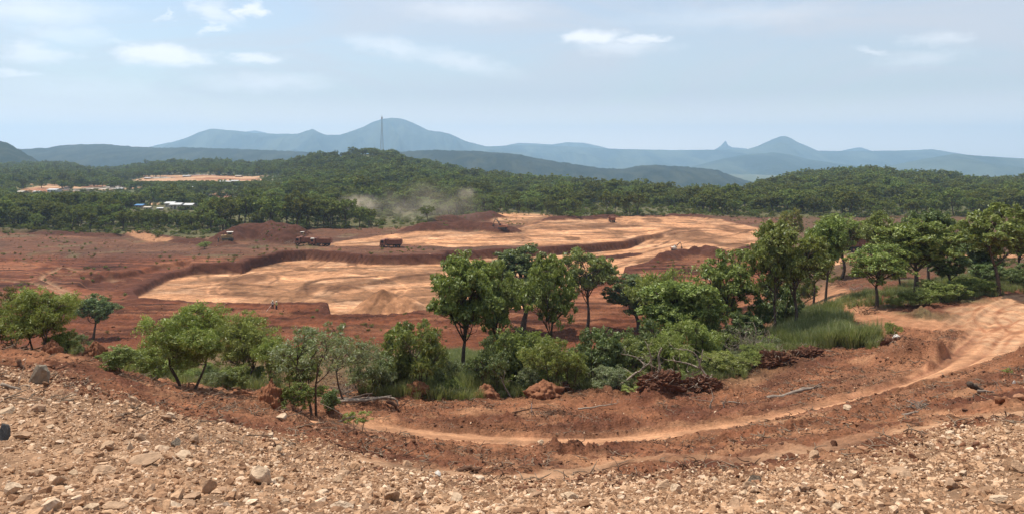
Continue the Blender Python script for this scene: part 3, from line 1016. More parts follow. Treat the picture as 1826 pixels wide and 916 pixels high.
def ground_mat():
    m, t = new_mat('earth')
    at = t.n('ShaderNodeAttribute', attribute_name='albedo')
    ar = t.n('ShaderNodeAttribute', attribute_name='rough')
    g = t.n('ShaderNodeNewGeometry')
    pos = g.outputs['Position']
    n1 = t.noise(pos, 0.6, 7, 0.78)
    n2 = t.noise(pos, 9.0, 5, 0.7)
    vor = t.n('ShaderNodeTexVoronoi', feature='F1')
    t.l(pos, vor.inputs['Vector'])
    vor.inputs['Scale'].default_value = 7.0
    v = t.math('MULTIPLY', t.mapr(n1, 0.28, 0.72, 0.62, 1.38), t.mapr(n2, 0.25, 0.75, 0.78, 1.22))
    mp_ = t.n('ShaderNodeMapping')
    mp_.inputs['Scale'].default_value = (0.10, 0.45, 0.3)
    t.l(pos, mp_.inputs[0])
    n3 = t.noise(mp_.outputs[0], 1.0, 6, 0.65, 0.4)
    v = t.math('MULTIPLY', v, t.mapr(n3, 0.3, 0.7, 0.90, 1.10))
    vc = t.n('ShaderNodeVectorMath', operation='SCALE')
    t.l(at.outputs['Color'], vc.inputs[0])
    t.l(v, vc.inputs['Scale'])
    # rock and clod speckle, only on unworked rough ground
    sp = t.ramp(vor.outputs['Color'], [(0.0, 0.75), (0.5, 1.0), (1.0, 1.3)])
    spk = t.mix(t.math('MULTIPLY', ar.outputs['Fac'], 0.7), (1, 1, 1), sp)
    cfin = t.mix(1.0, vc.outputs[0], spk, 'MULTIPLY')
    p = t.n('ShaderNodeBsdfPrincipled')
    t.l(cfin, p.inputs['Base Color'])
    p.inputs['Roughness'].default_value = 0.95
    p.inputs['Specular IOR Level'].default_value = 0.12
    h = t.math('ADD', t.math('MULTIPLY', t.noise(pos, 3.0, 8, 0.72), 1.0), t.math('MULTIPLY', vor.outputs['Distance'], -0.35))
    b = t.n('ShaderNodeBump')
    t.l(t.mapr(ar.outputs['Fac'], 0, 1, 0.28, 0.85, False), b.inputs['Strength'])
    b.inputs['Distance'].default_value = 0.22
    t.l(h, b.inputs['Height'])
    t.l(b.outputs[0], p.inputs['Normal'])
    o = t.n('ShaderNodeOutputMaterial')
    t.l(p.outputs[0], o.inputs[0])
    return m


def hill_mat(name, c0, c1, c2, s):
    m, t = new_mat(name)
    g = t.n('ShaderNodeNewGeometry')
    pos = g.outputs['Position']
    n = t.noise(pos, s, 6, 0.7)
    n2 = t.noise(pos, s * 0.12, 5, 0.6)
    c = t.ramp(n, [(0.3, c0), (0.7, c1)])
    mq = t.n('ShaderNodeMapping')
    mq.inputs['Scale'].default_value = (s * 0.22, s * 0.05, s * 0.06)
    t.l(pos, mq.inputs[0])
    n3 = t.noise(mq.outputs[0], 1.0, 6, 0.62, 0.8)
    c = t.mix(t.mapr(n3, 0.42, 0.62, 0.0, 0.85), c, c2)  # paler gully streaks put into the colour, standing in for weak relief shading
    c = t.mix(t.mapr(n2, 0.5, 0.68, 0.0, 0.6), c, c0)
    p = t.n('ShaderNodeBsdfDiffuse')
    t.l(c, p.inputs['Color'])
    b = t.n('ShaderNodeBump')
    b.inputs['Strength'].default_value = 0.9
    b.inputs['Distance'].default_value = 1.0 / s * 0.35
    t.l(n, b.inputs['Height'])
    t.l(b.outputs[0], p.inputs['Normal'])
    o = t.n('ShaderNodeOutputMaterial')
    t.l(p.outputs[0], o.inputs[0])
    return m


def rock_mat(name, stops, bump=0.35):
    m, t = new_mat(name)
    oi = t.n('ShaderNodeObjectInfo')
    tcn = t.n('ShaderNodeTexCoord')
    c = t.ramp(oi.outputs['Random'], stops)
    n = t.noise(tcn.outputs['Object'], 2.5, 5, 0.65)
    v = t.mapr(n, 0.25, 0.75, 0.68, 1.25)
    vc = t.n('ShaderNodeVectorMath', operation='SCALE')
    t.l(c, vc.inputs[0])
    t.l(v, vc.inputs['Scale'])
    p = t.n('ShaderNodeBsdfPrincipled')
    t.l(vc.outputs[0], p.inputs['Base Color'])
    p.inputs['Roughness'].default_value = 0.9
    p.inputs['Specular IOR Level'].default_value = 0.2
    b = t.n('ShaderNodeBump')
    b.inputs['Strength'].default_value = bump
    b.inputs['Distance'].default_value = 0.1
    t.l(t.noise(tcn.outputs['Object'], 6, 6, 0.7), b.inputs['Height'])
    t.l(b.outputs[0], p.inputs['Normal'])
    o = t.n('ShaderNodeOutputMaterial')
    t.l(p.outputs[0], o.inputs[0])
    return m


M = {}
M['earth'] = ground_mat()
M['leaf_mid'] = leaf_mat('leaf_mid', (0.099, 0.132, 0.029), (0.187, 0.234, 0.046), (0.340, 0.373, 0.121))
M['leaf_dark'] = leaf_mat('leaf_dark', (0.060, 0.094, 0.029), (0.119, 0.164, 0.045), (0.261, 0.295, 0.127), 0.25)
M['leaf_light'] = leaf_mat('leaf_light', (0.146, 0.193, 0.037), (0.239, 0.285, 0.055), (0.385, 0.400, 0.139), 0.4)
M['leaf_grey'] = leaf_mat('leaf_grey', (0.107, 0.144, 0.057), (0.180, 0.215, 0.086), (0.345, 0.359, 0.215), 0.35)
M['leaf_yellow'] = leaf_mat('leaf_yellow', (0.160, 0.170, 0.030), (0.240, 0.240, 0.050), (0.280, 0.220, 0.070), 0.4)
M['leaf_brown'] = leaf_mat('leaf_brown', (0.06, 0.08, 0.03), (0.13, 0.10, 0.04), (0.20, 0.11, 0.05), 0.35)
M['leaf_wood'] = leaf_mat('leaf_wood', (0.083, 0.109, 0.032), (0.149, 0.177, 0.047), (0.273, 0.281, 0.082), 0.25, 0.36, 0.035, 0.0)
M['bark'] = surface('bark', (0.055, 0.038, 0.028), (0.12, 0.085, 0.06), 6, 0.95, 0.6, 22)
M['bark_pale'] = surface('bark_pale', (0.20, 0.15, 0.11), (0.38, 0.31, 0.24), 5, 0.9, 0.5, 20)
M['wood_grey'] = surface('wood_grey', (0.16, 0.12, 0.09), (0.30, 0.24, 0.19), 5, 0.9, 0.5, 20)
M['twig'] = surface('twig', (0.13, 0.085, 0.055), (0.30, 0.22, 0.15), 2, 0.95, 0.3)
M['root'] = surface('root', (0.07, 0.035, 0.022), (0.16, 0.085, 0.05), 5, 0.95, 0.6, 20)
M['grass'] = leaf_mat('grass', (0.13, 0.165, 0.055), (0.22, 0.25, 0.09), (0.40, 0.38, 0.20), 0.4)
M['rock_pale'] = rock_mat('rock_pale', [(0.0, (0.181, 0.095, 0.050)), (0.25, (0.339, 0.187, 0.100)), (0.55, (0.487, 0.293, 0.166)), (0.85, (0.600, 0.397, 0.245)), (1.0, (0.746, 0.551, 0.379))])
M['rock_brown'] = rock_mat('rock_brown', [(0.0, (0.069, 0.030, 0.017)), (0.4, (0.144, 0.062, 0.032)), (0.8, (0.265, 0.120, 0.062)), (1.0, (0.391, 0.210, 0.119))])
M['rock_cream'] = rock_mat('rock_cream', [(0.0, (0.473, 0.330, 0.207)), (1.0, (0.586, 0.437, 0.300))])
M['rock_tan'] = rock_mat('rock_tan', [(0.0, (0.342, 0.208, 0.124)), (1.0, (0.476, 0.319, 0.198))])
M['rock_grey'] = rock_mat('rock_grey', [(0.0, (0.20, 0.165, 0.12)), (1.0, (0.28, 0.22, 0.155))])
M['rock_slate'] = rock_mat('rock_slate', [(0.0, (0.06, 0.065, 0.065)), (1.0, (0.09, 0.09, 0.085))])
M['rock_white'] = rock_mat('rock_white', [(0.0, (0.6, 0.54, 0.46)), (1.0, (0.7, 0.64, 0.56))])
M['mound_dark'] = surface('mound_dark', (0.085, 0.036, 0.022), (0.19, 0.085, 0.045), 3.5, 0.95, 0.9, 14)
M['mound'] = surface('mound', (0.16, 0.065, 0.032), (0.30, 0.13, 0.065), 2.5, 0.95, 0.8, 9)

# ------------------------------------------------------------------ ground sheet
us = np.concatenate([np.linspace(-1.5, -0.76, 60)[:-1], np.linspace(-0.76, 0.76, 900), np.linspace(0.76, 1.5, 60)[1:]])
ds = np.concatenate([np.exp(np.linspace(math.log(1.6), math.log(7.5), 40))[:-1], np.exp(np.linspace(math.log(7.5), math.log(60), 330))[:-1],
                     np.exp(np.linspace(math.log(60), math.log(110), 70))[:-1], np.exp(np.linspace(math.log(110), math.log(330), 400))[:-1], np.exp(np.linspace(math.log(330), math.log(480), 60))[:-1],
                     np.exp(np.linspace(math.log(480), math.log(2600), 110))[:-1], np.exp(np.linspace(math.log(2600), math.log(12300), 20))])
U, D = np.meshgrid(us, ds)
GX, GY = U * D, D
GZ, GC, GR = terrain(GX, GY, True)
nr, nc = GX.shape
gm = MB()
i = (np.arange(nr - 1)[:, None] * nc + np.arange(nc - 1)[None, :]).ravel()
gm.add(np.stack([GX.ravel(), GY.ravel(), GZ.ravel()], -1), np.stack([i, i + 1, i + nc + 1, i + nc], -1))
gme = gm.mesh('ground', M['earth'], True)
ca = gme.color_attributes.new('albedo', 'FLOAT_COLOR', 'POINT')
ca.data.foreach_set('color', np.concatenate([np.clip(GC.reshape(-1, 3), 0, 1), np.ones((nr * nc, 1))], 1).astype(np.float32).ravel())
ra = gme.attributes.new('rough', 'FLOAT', 'POINT')
ra.data.foreach_set('value', np.clip(GR.ravel() + (GY.ravel() > 135) * 0.25, 0, 1).astype(np.float32))
gnd = tag(obj('ground', gme), kind='structure')
del GC, GR

# ------------------------------------------------------------------ hills and mountains
M['hill_near'] = hill_mat('hill_near', (0.012, 0.020, 0.012), (0.034, 0.044, 0.022), (0.05, 0.052, 0.03), 0.09)
M['hill_mid'] = hill_mat('hill_mid', (0.010, 0.016, 0.012), (0.026, 0.034, 0.022), (0.048, 0.052, 0.032), 0.06)
M['hill_far'] = hill_mat('hill_far', (0.008, 0.016, 0.012), (0.024, 0.034, 0.022), (0.09, 0.10, 0.06), 0.012)


def ridge(name, pts, dist, base, mat, depth, seed, rough=1.0, jag=0.0, nu=420, nd=46, gully=0.0):
    gully = gully * 1.3
    P = np.array(pts, float)
    px = np.linspace(P[0, 0], P[-1, 0], nu)
    py = np.interp(px, P[:, 0], P[:, 1])
    k = np.exp(-0.5 * (np.arange(-3, 4) / 0.8) ** 2)
    k /= k.sum()
    py = np.convolve(np.pad(py, 3, 'edge'), k, 'valid')
    t = np.concatenate([np.linspace(-1, 0, nd), np.linspace(0, 1, nd // 2)[1:]])
    u = (px - CX) / F
    UU, TT = np.meshgrid(u, t)
    wob = fbm(UU * dist, UU * 0 + seed * 31.0, depth * 0.9, 3, seed) * depth * 0.25
    Yc = dist + wob
    crest = (HY - np.meshgrid(py, t)[0]) / F * Yc
    Y = np.maximum(Yc + TT * depth, 100)
    X = UU * Y
    prof = 1 - np.abs(TT) ** 1.25
    prof = prof * prof * (3 - 2 * prof) * 0.45 + prof * 0.55
    Z = base + (crest - base) * prof
    A = (crest - base)
    g = fbm(X, Y, depth * 0.35, 5, seed + 3, 0.55)
    gu = np.abs(fbm(X + TT * depth * 0.2, Y * 0.25, depth * 0.22, 4, seed + 7))
    Z = Z + A * (1 - prof) * prof * 4 * (g * 0.16 * rough - gu * gully)
    Z = Z + fbm(X, Y, dist * 0.006, 3, seed + 9) * jag * (0.4 + 0.6 * prof)
    m = MB()
    nn, mm = X.shape
    ii = (np.arange(nn - 1)[:, None] * mm + np.arange(mm - 1)[None, :]).ravel()
    m.add(np.stack([X.ravel(), Y.ravel(), Z.ravel()], -1), np.stack([ii, ii + 1, ii + mm + 1, ii + mm], -1))
    return tag(obj(name, m.mesh(name, mat, True)), kind='structure')


ridge('hill', [(-500, 230), (-200, 238), (-60, 245), (0, 252), (15, 256), (28, 264), (45, 274), (70, 288), (120, 306), (180, 320)], 2100, -110, M['hill_near'], 700, 1, 1.0, 3.0, 500, 60)
ridge('hill', [(-300, 262), (0, 268), (60, 265), (85, 264), (100, 260), (135, 258), (180, 257), (215, 260), (250, 263), (300, 264), (330, 263), (420, 266), (520, 270), (620, 276), (700, 290)], 3900, -150, M['hill_mid'], 1500, 2, 1.0, 4.0, 700, 60, 0.3)
ridge('hill', [(640, 290), (700, 272), (760, 268), (830, 269), (880, 272), (920, 275), (950, 281), (990, 288), (1030, 294), (1070, 300), (1110, 302), (1135, 297), (1160, 295), (1210, 297), (1250, 300), (1280, 304), (1305, 314), (1330, 324), (1365, 340)], 3100, -170, M['hill_mid'], 1100, 3, 1.0, 4.0, 700, 60, 0.3)
ridge('mountain', [(150, 275), (250, 266), (285, 258), (310, 253), (335, 245), (355, 236), (375, 230), (395, 231), (425, 234), (450, 237), (490, 239), (530, 239), (548, 233), (557, 230), (567, 235), (580, 241), (605, 241),
      (630, 233), (650, 226), (662, 219), (680, 213), (700, 210), (720, 213), (740, 221), (765, 233), (785, 235), (805, 240), (830, 252), (865, 261), (900, 264), (960, 275)], 8600, -200, M['hill_far'], 2600, 4, 1.6, 5.0, 700, 60, 0.9)
ridge('mountain', [(780, 270), (850, 262), (930, 259), (1000, 261), (1060, 264), (1100, 266), (1200, 268), (1330, 267), (1348, 262), (1368, 253), (1382, 247), (1392, 243), (1402, 243), (1412, 248), (1425, 255), (1440, 261), (1458, 269),
      (1520, 270), (1600, 269), (1640, 268), (1662, 266), (1690, 271), (1730, 277), (1826, 283), (2100, 286), (2400, 270)], 9400, -200, M['hill_far'], 2100, 5, 1.6, 5.0, 800, 60, 0.9)
ridge('mountain', [(1180, 312), (1240, 296), (1290, 283), (1330, 276), (1380, 272), (1410, 276), (1440, 284), (1500, 293), (1560, 300), (1640, 305)], 7000, -200, M['hill_far'], 2200, 6, 1.6, 3.0, 400, 50, 0.9)
ridge('mountain', [(1520, 312), (1580, 297), (1640, 285), (1700, 275), (1730, 277), (1780, 281), (1826, 283), (1900, 290), (2200, 292)], 6600, -200, M['hill_far'], 2200, 7, 1.6, 3.0, 400, 50, 0.9)
ridge('mountain', [(860, 275), (905, 259), (925, 255), (950, 256), (985, 258), (1010, 254), (1040, 255), (1070, 261), (1120, 275)], 11600, -200, M['hill_far'], 600, 8, 1.0, 0.0, 300, 30)
ridge('mountain', [(1240, 280), (1275, 267), (1286, 260), (1291, 254), (1294, 251), (1298, 259), (1305, 263), (1330, 265), (1380, 280)], 11600, -200, M['hill_far'], 600, 9, 1.0, 0.0, 300, 30)
ridge('mountain', [(1470, 280), (1505, 268), (1525, 264), (1535, 263), (1550, 268), (1590, 282)], 11600, -200, M['hill_far'], 600, 10, 1.0, 0.0, 200, 30)
ridge('mountain', [(400, 250), (440, 235), (455, 233), (470, 236), (500, 245)], 11600, -200, M['hill_far'], 600, 11, 1.0, 0.0, 200, 30)

# HAZE-BEGIN
hm, ht = new_mat('haze_air')
pv = ht.n('ShaderNodeVolumePrincipled')
pv.inputs['Color'].default_value = (0.52, 0.76, 1.0, 1)
pv.inputs['Density'].default_value = 1.3e-4
pv.inputs['Anisotropy'].default_value = 0.3
ho = ht.n('ShaderNodeOutputMaterial')
ht.l(pv.outputs[0], ho.inputs['Volume'])
hb = MB().box(-20000, 20000, -300, 12600, -320, 450)
tag(obj('haze', hb.mesh('haze', hm)), kind='stuff')
# HAZE-END

# ------------------------------------------------------------------ trees: builder
def curve_pts(a, b, n, bow, rng):
    a, b = np.array(a, float), np.array(b, float)
    t = np.linspace(0, 1, n)[:, None]
    L = np.linalg.norm(b - a)
    mid = rng.normal(size=3) * bow * L
    return a + (b - a) * t + mid * (t * (1 - t) * 4) * 0.5


def make_tree(name, seed, H, Wd, bottom, lobes, sub, nleaf, L, r0, leafmat, stems=1, lean=0.0, flat_=0.75, open_=0.0, bark='bark', asp=0.42, sides=7, droop=0.0, top_bias=0.12):
    """meshes of a trunk with limbs and a crown of leaf-sized faces; lobed outline with gaps"""
    rng = np.random.default_rng(seed)
    tk, cr = MB(), MB()
    cz = (H + bottom) / 2
    rz = (H - bottom) / 2
    rx = Wd / 2
    roots = []
    for s in range(stems):
        a = rng.uniform(0, 6.28)
        off = 0 if stems == 1 else 0.12 * rx
        base = np.array([math.cos(a) * off, math.sin(a) * off, -0.25])
        spread = 0.10 * rx if stems == 1 else 0.38 * rx
        fork = np.array([math.cos(a) * spread + lean * bottom, math.sin(a) * spread, bottom * (0.92 if stems == 1 else 1.0) + 0.12 * rz])
        P = curve_pts(base, fork, 7, 0.10, rng)
        rr = np.linspace(r0 * 1.25, r0 * 0.72, 7)
        rr[0] *= 1.35
        if stems > 1:
            rr *= 0.7
        tk.tube(P, rr, sides)
        lead = np.array([fork[0] * 1.3 + lean * rz + rng.normal() * 0.12 * rx, fork[1] * 1.3 + rng.normal() * 0.12 * rx, bottom + rz * 1.15])
        Q0 = curve_pts(fork, lead, 6, 0.10, rng)
        tk.tube(Q0, np.linspace(rr[-1], rr[-1] * 0.35, 6), sides)
        roots.append(Q0)
    # lobes spread over the crown
    LC = []
    tries = 0
    while len(LC) < lobes and tries < 2000:
        tries += 1
        v = rng.normal(size=3)
        v /= np.linalg.norm(v)
        v[2] = v[2] * 0.85 + (top_bias * rng.random())
        k = rng.uniform(0.42, 0.78)
        c = np.array([v[0] * rx * k + lean * cz, v[1] * rx * k, cz + v[2] * rz * k])
        if c[2] < bottom + 0.12 * rz:
            continue
        if all(np.linalg.norm((c - q) / (rx, rx, rz)) > 00.30 for q in LC):
            LC.append(c)
    CC, NN, SS = [], [], []
    for c in LC:
        rl = rng.uniform(0.26, 0.42) * rx
        rlz = min(rl * flat_ * 1.05, rz * 0.5)
        f = roots[int(np.argmin([np.linalg.norm(q[2][:2] - c[:2]) for q in roots]))]
        lo_ = f[f[:, 2] < max(c[2] - 0.12 * rz, f[0][2] + 0.01)]
        st = lo_[rng.integers(0, len(lo_))] if len(lo_) else f[0]
        P = curve_pts(st, c, 6, 0.16, rng)
        lim = np.linspace(r0 * 0.36, r0 * 0.12, 6)
        tk.tube(P, lim, 5)
        for k in range(sub):
            v = rng.normal(size=3)
            v /= np.linalg.norm(v)
            v[2] = abs(v[2]) * 0.9 - 0.35 if rng.random() < 0.75 else v[2]
            e = c + v * np.array([rl, rl, rlz]) * rng.uniform(0.65, 1.1)
            if e[2] < bottom * 0.8:
                e[2] = bottom * 0.8 + rng.random() * 0.3
            s = P[rng.integers(2, 6)]
            Q = curve_pts(s, e, 4, 0.15, rng)
            tk.tube(Q, np.linspace(r0 * 0.14, r0 * 0.04, 4), 3)
            if rng.random() < open_:
                continue
            n = int(nleaf * rng.uniform(0.55, 1.35))
            rs = rl * rng.uniform(0.24, 0.40)
            g = rng.normal(size=(n, 3))
            g /= (np.linalg.norm(g, axis=1, keepdims=True) + 1e-9)
            rad = rs * rng.uniform(0.25, 1.12, (n, 1)) ** 0.7
            g[:, 2] *= 0.72
            pts = e + g * rad
            pts[:, 2] -= droop * rad[:, 0] * rng.random(n)
            nor = g * 0.6 + rng.normal(size=(n, 3)) * 0.55 + np.array([0, 0, 0.45])
            nor /= np.linalg.norm(nor, axis=1, keepdims=True)
            CC.append(pts)
            NN.append(nor)
            SS.append(L * rng.uniform(0.6, 1.25, n))
    C, N, Z = np.concatenate(CC), np.concatenate(NN), np.concatenate(SS)
    cr.leaves(C, N, Z, Z * asp, rng)
    lo, hi = np.percentile(C, 1, 0), np.percentile(C, 99.5, 0)
    me_t = tk.mesh(name + '_trunk', M[bark], True)
    me_c = cr.mesh(name + '_crown', M[leafmat], False)
    return dict(t=me_t, c=me_c, H=hi[2], W=(hi[0] - lo[0] + hi[1] - lo[1]) / 2, cx=(hi[0] + lo[0]) / 2)


KIND = {}


def kinds(key, n, seed, *a, **k):
    for i in range(n):
        KIND.setdefault(key, []).append(make_tree(key, seed + i * 13, *a, **k))


kinds('broad', 4, 11, 8.0, 5.6, 2.2, 22, 20, 46, 0.14, 0.16, 'leaf_mid')
kinds('dark', 3, 51, 8.0, 5.0, 1.5, 20, 20, 50, 0.14, 0.17, 'leaf_dark')
kinds('gap', 3, 71, 8.0, 5.6, 2.1, 18, 17, 42, 0.14, 0.14, 'leaf_mid', open_=0.22)
kinds('spread', 2, 81, 4.0, 4.6, 0.75, 20, 22, 52, 0.085, 0.085, 'leaf_light', stems=3, droop=0.3, asp=0.3)
kinds('airy', 2, 91, 4.0, 4.0, 1.5, 12, 14, 32, 0.085, 0.07, 'leaf_grey', stems=2, open_=0.25, droop=0.2, asp=0.26)
kinds('round', 1, 95, 4.0, 3.6, 1.25, 16, 18, 54, 0.08, 0.09, 'leaf_dark', flat_=1.0)
kinds('bush', 4, 101, 2.4, 3.2, 0.25, 13, 16, 42, 0.085, 0.05, 'leaf_mid', stems=4, droop=0.3, asp=0.3)
kinds('lightbush', 3, 121, 2.4, 3.2, 0.2, 13, 16, 40, 0.08, 0.045, 'leaf_light', stems=4, droop=0.4, asp=0.26)
kinds('greybush', 2, 131, 2.4, 3.0, 0.2, 12, 15, 38, 0.08, 0.045, 'leaf_grey', stems=4, droop=0.4, asp=0.22)
kinds('darkbush', 2, 141, 2.4, 3.0, 0.2, 13, 16, 40, 0.09, 0.05, 'leaf_dark', stems=4, droop=0.2, asp=0.3)
kinds('yellow', 2, 151, 8.0, 6.0, 2.4, 13, 14, 30, 0.17, 0.14, 'leaf_yellow')
kinds('brownbush', 1, 161, 3.4, 3.4, 0.6, 11, 9, 46, 0.08, 0.05, 'leaf_brown', stems=3, open_=0.25, asp=0.26)
kinds('sprig', 2, 171, 1.2, 1.0, 0.35, 6, 6, 20, 0.06, 0.02, 'leaf_light', stems=2, asp=0.25)

USED = {}


def plant(px, where, top, width, kind, label, cat='tree', name='tree', vi=None, rot=None, group=None, sink=0.0):
    """where: photo row of the foot (number > 200) or the distance in metres"""
    if where > 200:
        x, y = cast(px, where, None, 22 if px < 1600 else 34)
    else:
        y = where
        x = (px - CX) / F * y
    z = ground_z(x, y) - sink
    ztop = -(top - HY) / F * y
    h = max(ztop - z, 0.4)
    vs = KIND[kind]
    k = USED.get(kind, 0)
    USED[kind] = k + 1
    v = vs[(k if vi is None else vi) % len(vs)]
    r = bpy.data.objects.new(name, None)
    COL.objects.link(r)
    r.location = (x, y, z)
    r.rotation_euler = (0, 0, random.uniform(0, 6.28) if rot is None else rot)
    sxy = max(width / F * y / v['W'], h / v['H'] / 1.5)
    r.scale = (sxy, sxy, h / v['H'])
    tag(r, label, cat, group)
    t = child('stems' if 'bush' in kind or kind in ('spread', 'sprig') else 'trunk', v['t'], r)
    c = child('foliage' if 'bush' in kind or kind == 'sprig' else 'crown', v['c'], r)
    return r


# ---- trees one can tell apart: photo column, foot row or distance, top row, width, kind, label
NEAR = [
    (835, 684, 458, 128, 'broad', 'tall leafy tree at the left end of the middle group, beside the pit'),
    (932, 592, 442, 128, 'dark', 'dark dense straight tree, second tall trunk of the middle group'),
    (884, 60, 466, 62, 'gap', 'tree wedged between the first tall tree and the dark dense one of the middle group'),
    (1046, 590, 443, 100, 'gap', 'umbrella shaped tree on a thin single trunk with pale sand showing beneath its crown'),
    (982, 64, 456, 50, 'gap', 'thin tree whose hanging branches bridge the dark tree and the umbrella shaped tree'),
    (1138, 590, 492, 92, 'dark', 'dark small tree leaning left on a crooked trunk right of the umbrella shaped tree'),
    (1205, 66, 500, 130, 'broad', 'wide low crowned tree over the tangled bushes right of the crooked leaning tree'),
    (1190, 90, 486, 120, 'lightbush', 'pale green flat topped tree behind the wide low crowned tree'),
    (1297, 72, 447, 106, 'gap', 'open crowned tree with bare lower twigs, left of the big full tree'),
    (1276, 615, 506, 56, 'broad', 'slim upright tree below the open crowned tree with bare lower twigs'),
    (1413, 598, 400, 118, 'gap', 'big full tree rising over the patch of tall pale grass'),
    (1378, 66, 396, 60, 'gap', 'tree tucked against the left side of the big full tree above the tall grass'),
    (1380, 600, 506, 86, 'darkbush', 'dark rounded small tree under the big full tree by the tall grass'),
    (1450, 542, 446, 62, 'gap', 'spindly young tree with a thin trunk right of the big full tree'),
    (1497, 498, 382, 100, 'gap', 'bright flat crowned tree on several thin trunks left of the big red truck'),
    (1472, 86, 392, 60, 'broad', 'narrow tree at the left edge of the flat crowned tree near the big red truck'),
    (1565, 110, 377, 60, 'gap', 'small bare limbed tree right behind the end of the big red truck'),
    (1563, 548, 436, 100, 'gap', 'low spreading tree beside the branching dirt road, left of the domed tree'),
    (1632, 80, 396, 138, 'broad', 'largest domed tree of the right hand wood, with a broad round top'),
    (1655, 100, 376, 70, 'dark', 'dark tree behind the right shoulder of the domed tree'),
    (1704, 100, 386, 64, 'gap', 'medium tree between the domed tree and the tall tree by the junction'),
    (1690, 84, 430, 66, 'dark', 'slim dark tree with a leafless lower trunk in the gap left of the junction tree'),
    (1780, 527, 364, 118, 'gap', 'tall tree with a bare trunk standing at the edge of the sandy junction'),
    (1818, 88, 388, 70, 'broad', 'tree cut by the right edge of the picture behind the sandy junction'),
    (1752, 92, 410, 70, 'dark', 'dark tree behind the trunk of the tall junction tree'),
    (1606, 92, 436, 60, 'gap', 'tree whose trunk shows under the left half of the domed tree'),
    (1860, 80, 380, 100, 'broad', 'tree just beyond the right edge of the picture'),
    (1410, 200, 374, 44, 'yellow', 'small yellow green tree standing alone on red ground behind the big full tree'),
    (1722, 240, 350, 46, 'yellow', 'yellow green tree in front of the right hand wooded hill'),
    (1650, 250, 348, 56, 'yellow', 'wide pale yellow tree left of its russet neighbour below the wooded hill'),
    (1690, 235, 352, 40, 'yellow', 'russet tinged small tree beside the wide pale yellow tree'),
    (1215, 352, 352, 26, 'yellow', 'bright green tree standing by the pale track that enters the far wood'),
    (166, 603, 527, 66, 'round', 'small round dark green tree growing out of a termite mound'),
    (335, 692, 548, 140, 'spread', 'low spreading tree with several reddish stems at the top of the rubble slope'),
    (420, 690, 562, 135, 'spread', 'low spreading tree grown into the right side of its many stemmed neighbour'),
    (566, 742, 584, 150, 'airy', 'thin crowned tree on a straight pale stem beside the start of the dirt road'),
    (625, 44, 598, 110, 'airy', 'loose grey green tree behind the log pile'),
    (75, 30.8, 516, 112, 'spread', 'leafy pale green tree behind the rubble crest near the left edge'),
    (12, 33, 512, 84, 'brownbush', 'half withered brownish tree cut by the left edge of the picture'),
    (-50, 32, 520, 100, 'spread', 'tree just outside the left edge of the picture'),
]
for a in NEAR:
    plant(*a, rot=random.uniform(0, 6.28))

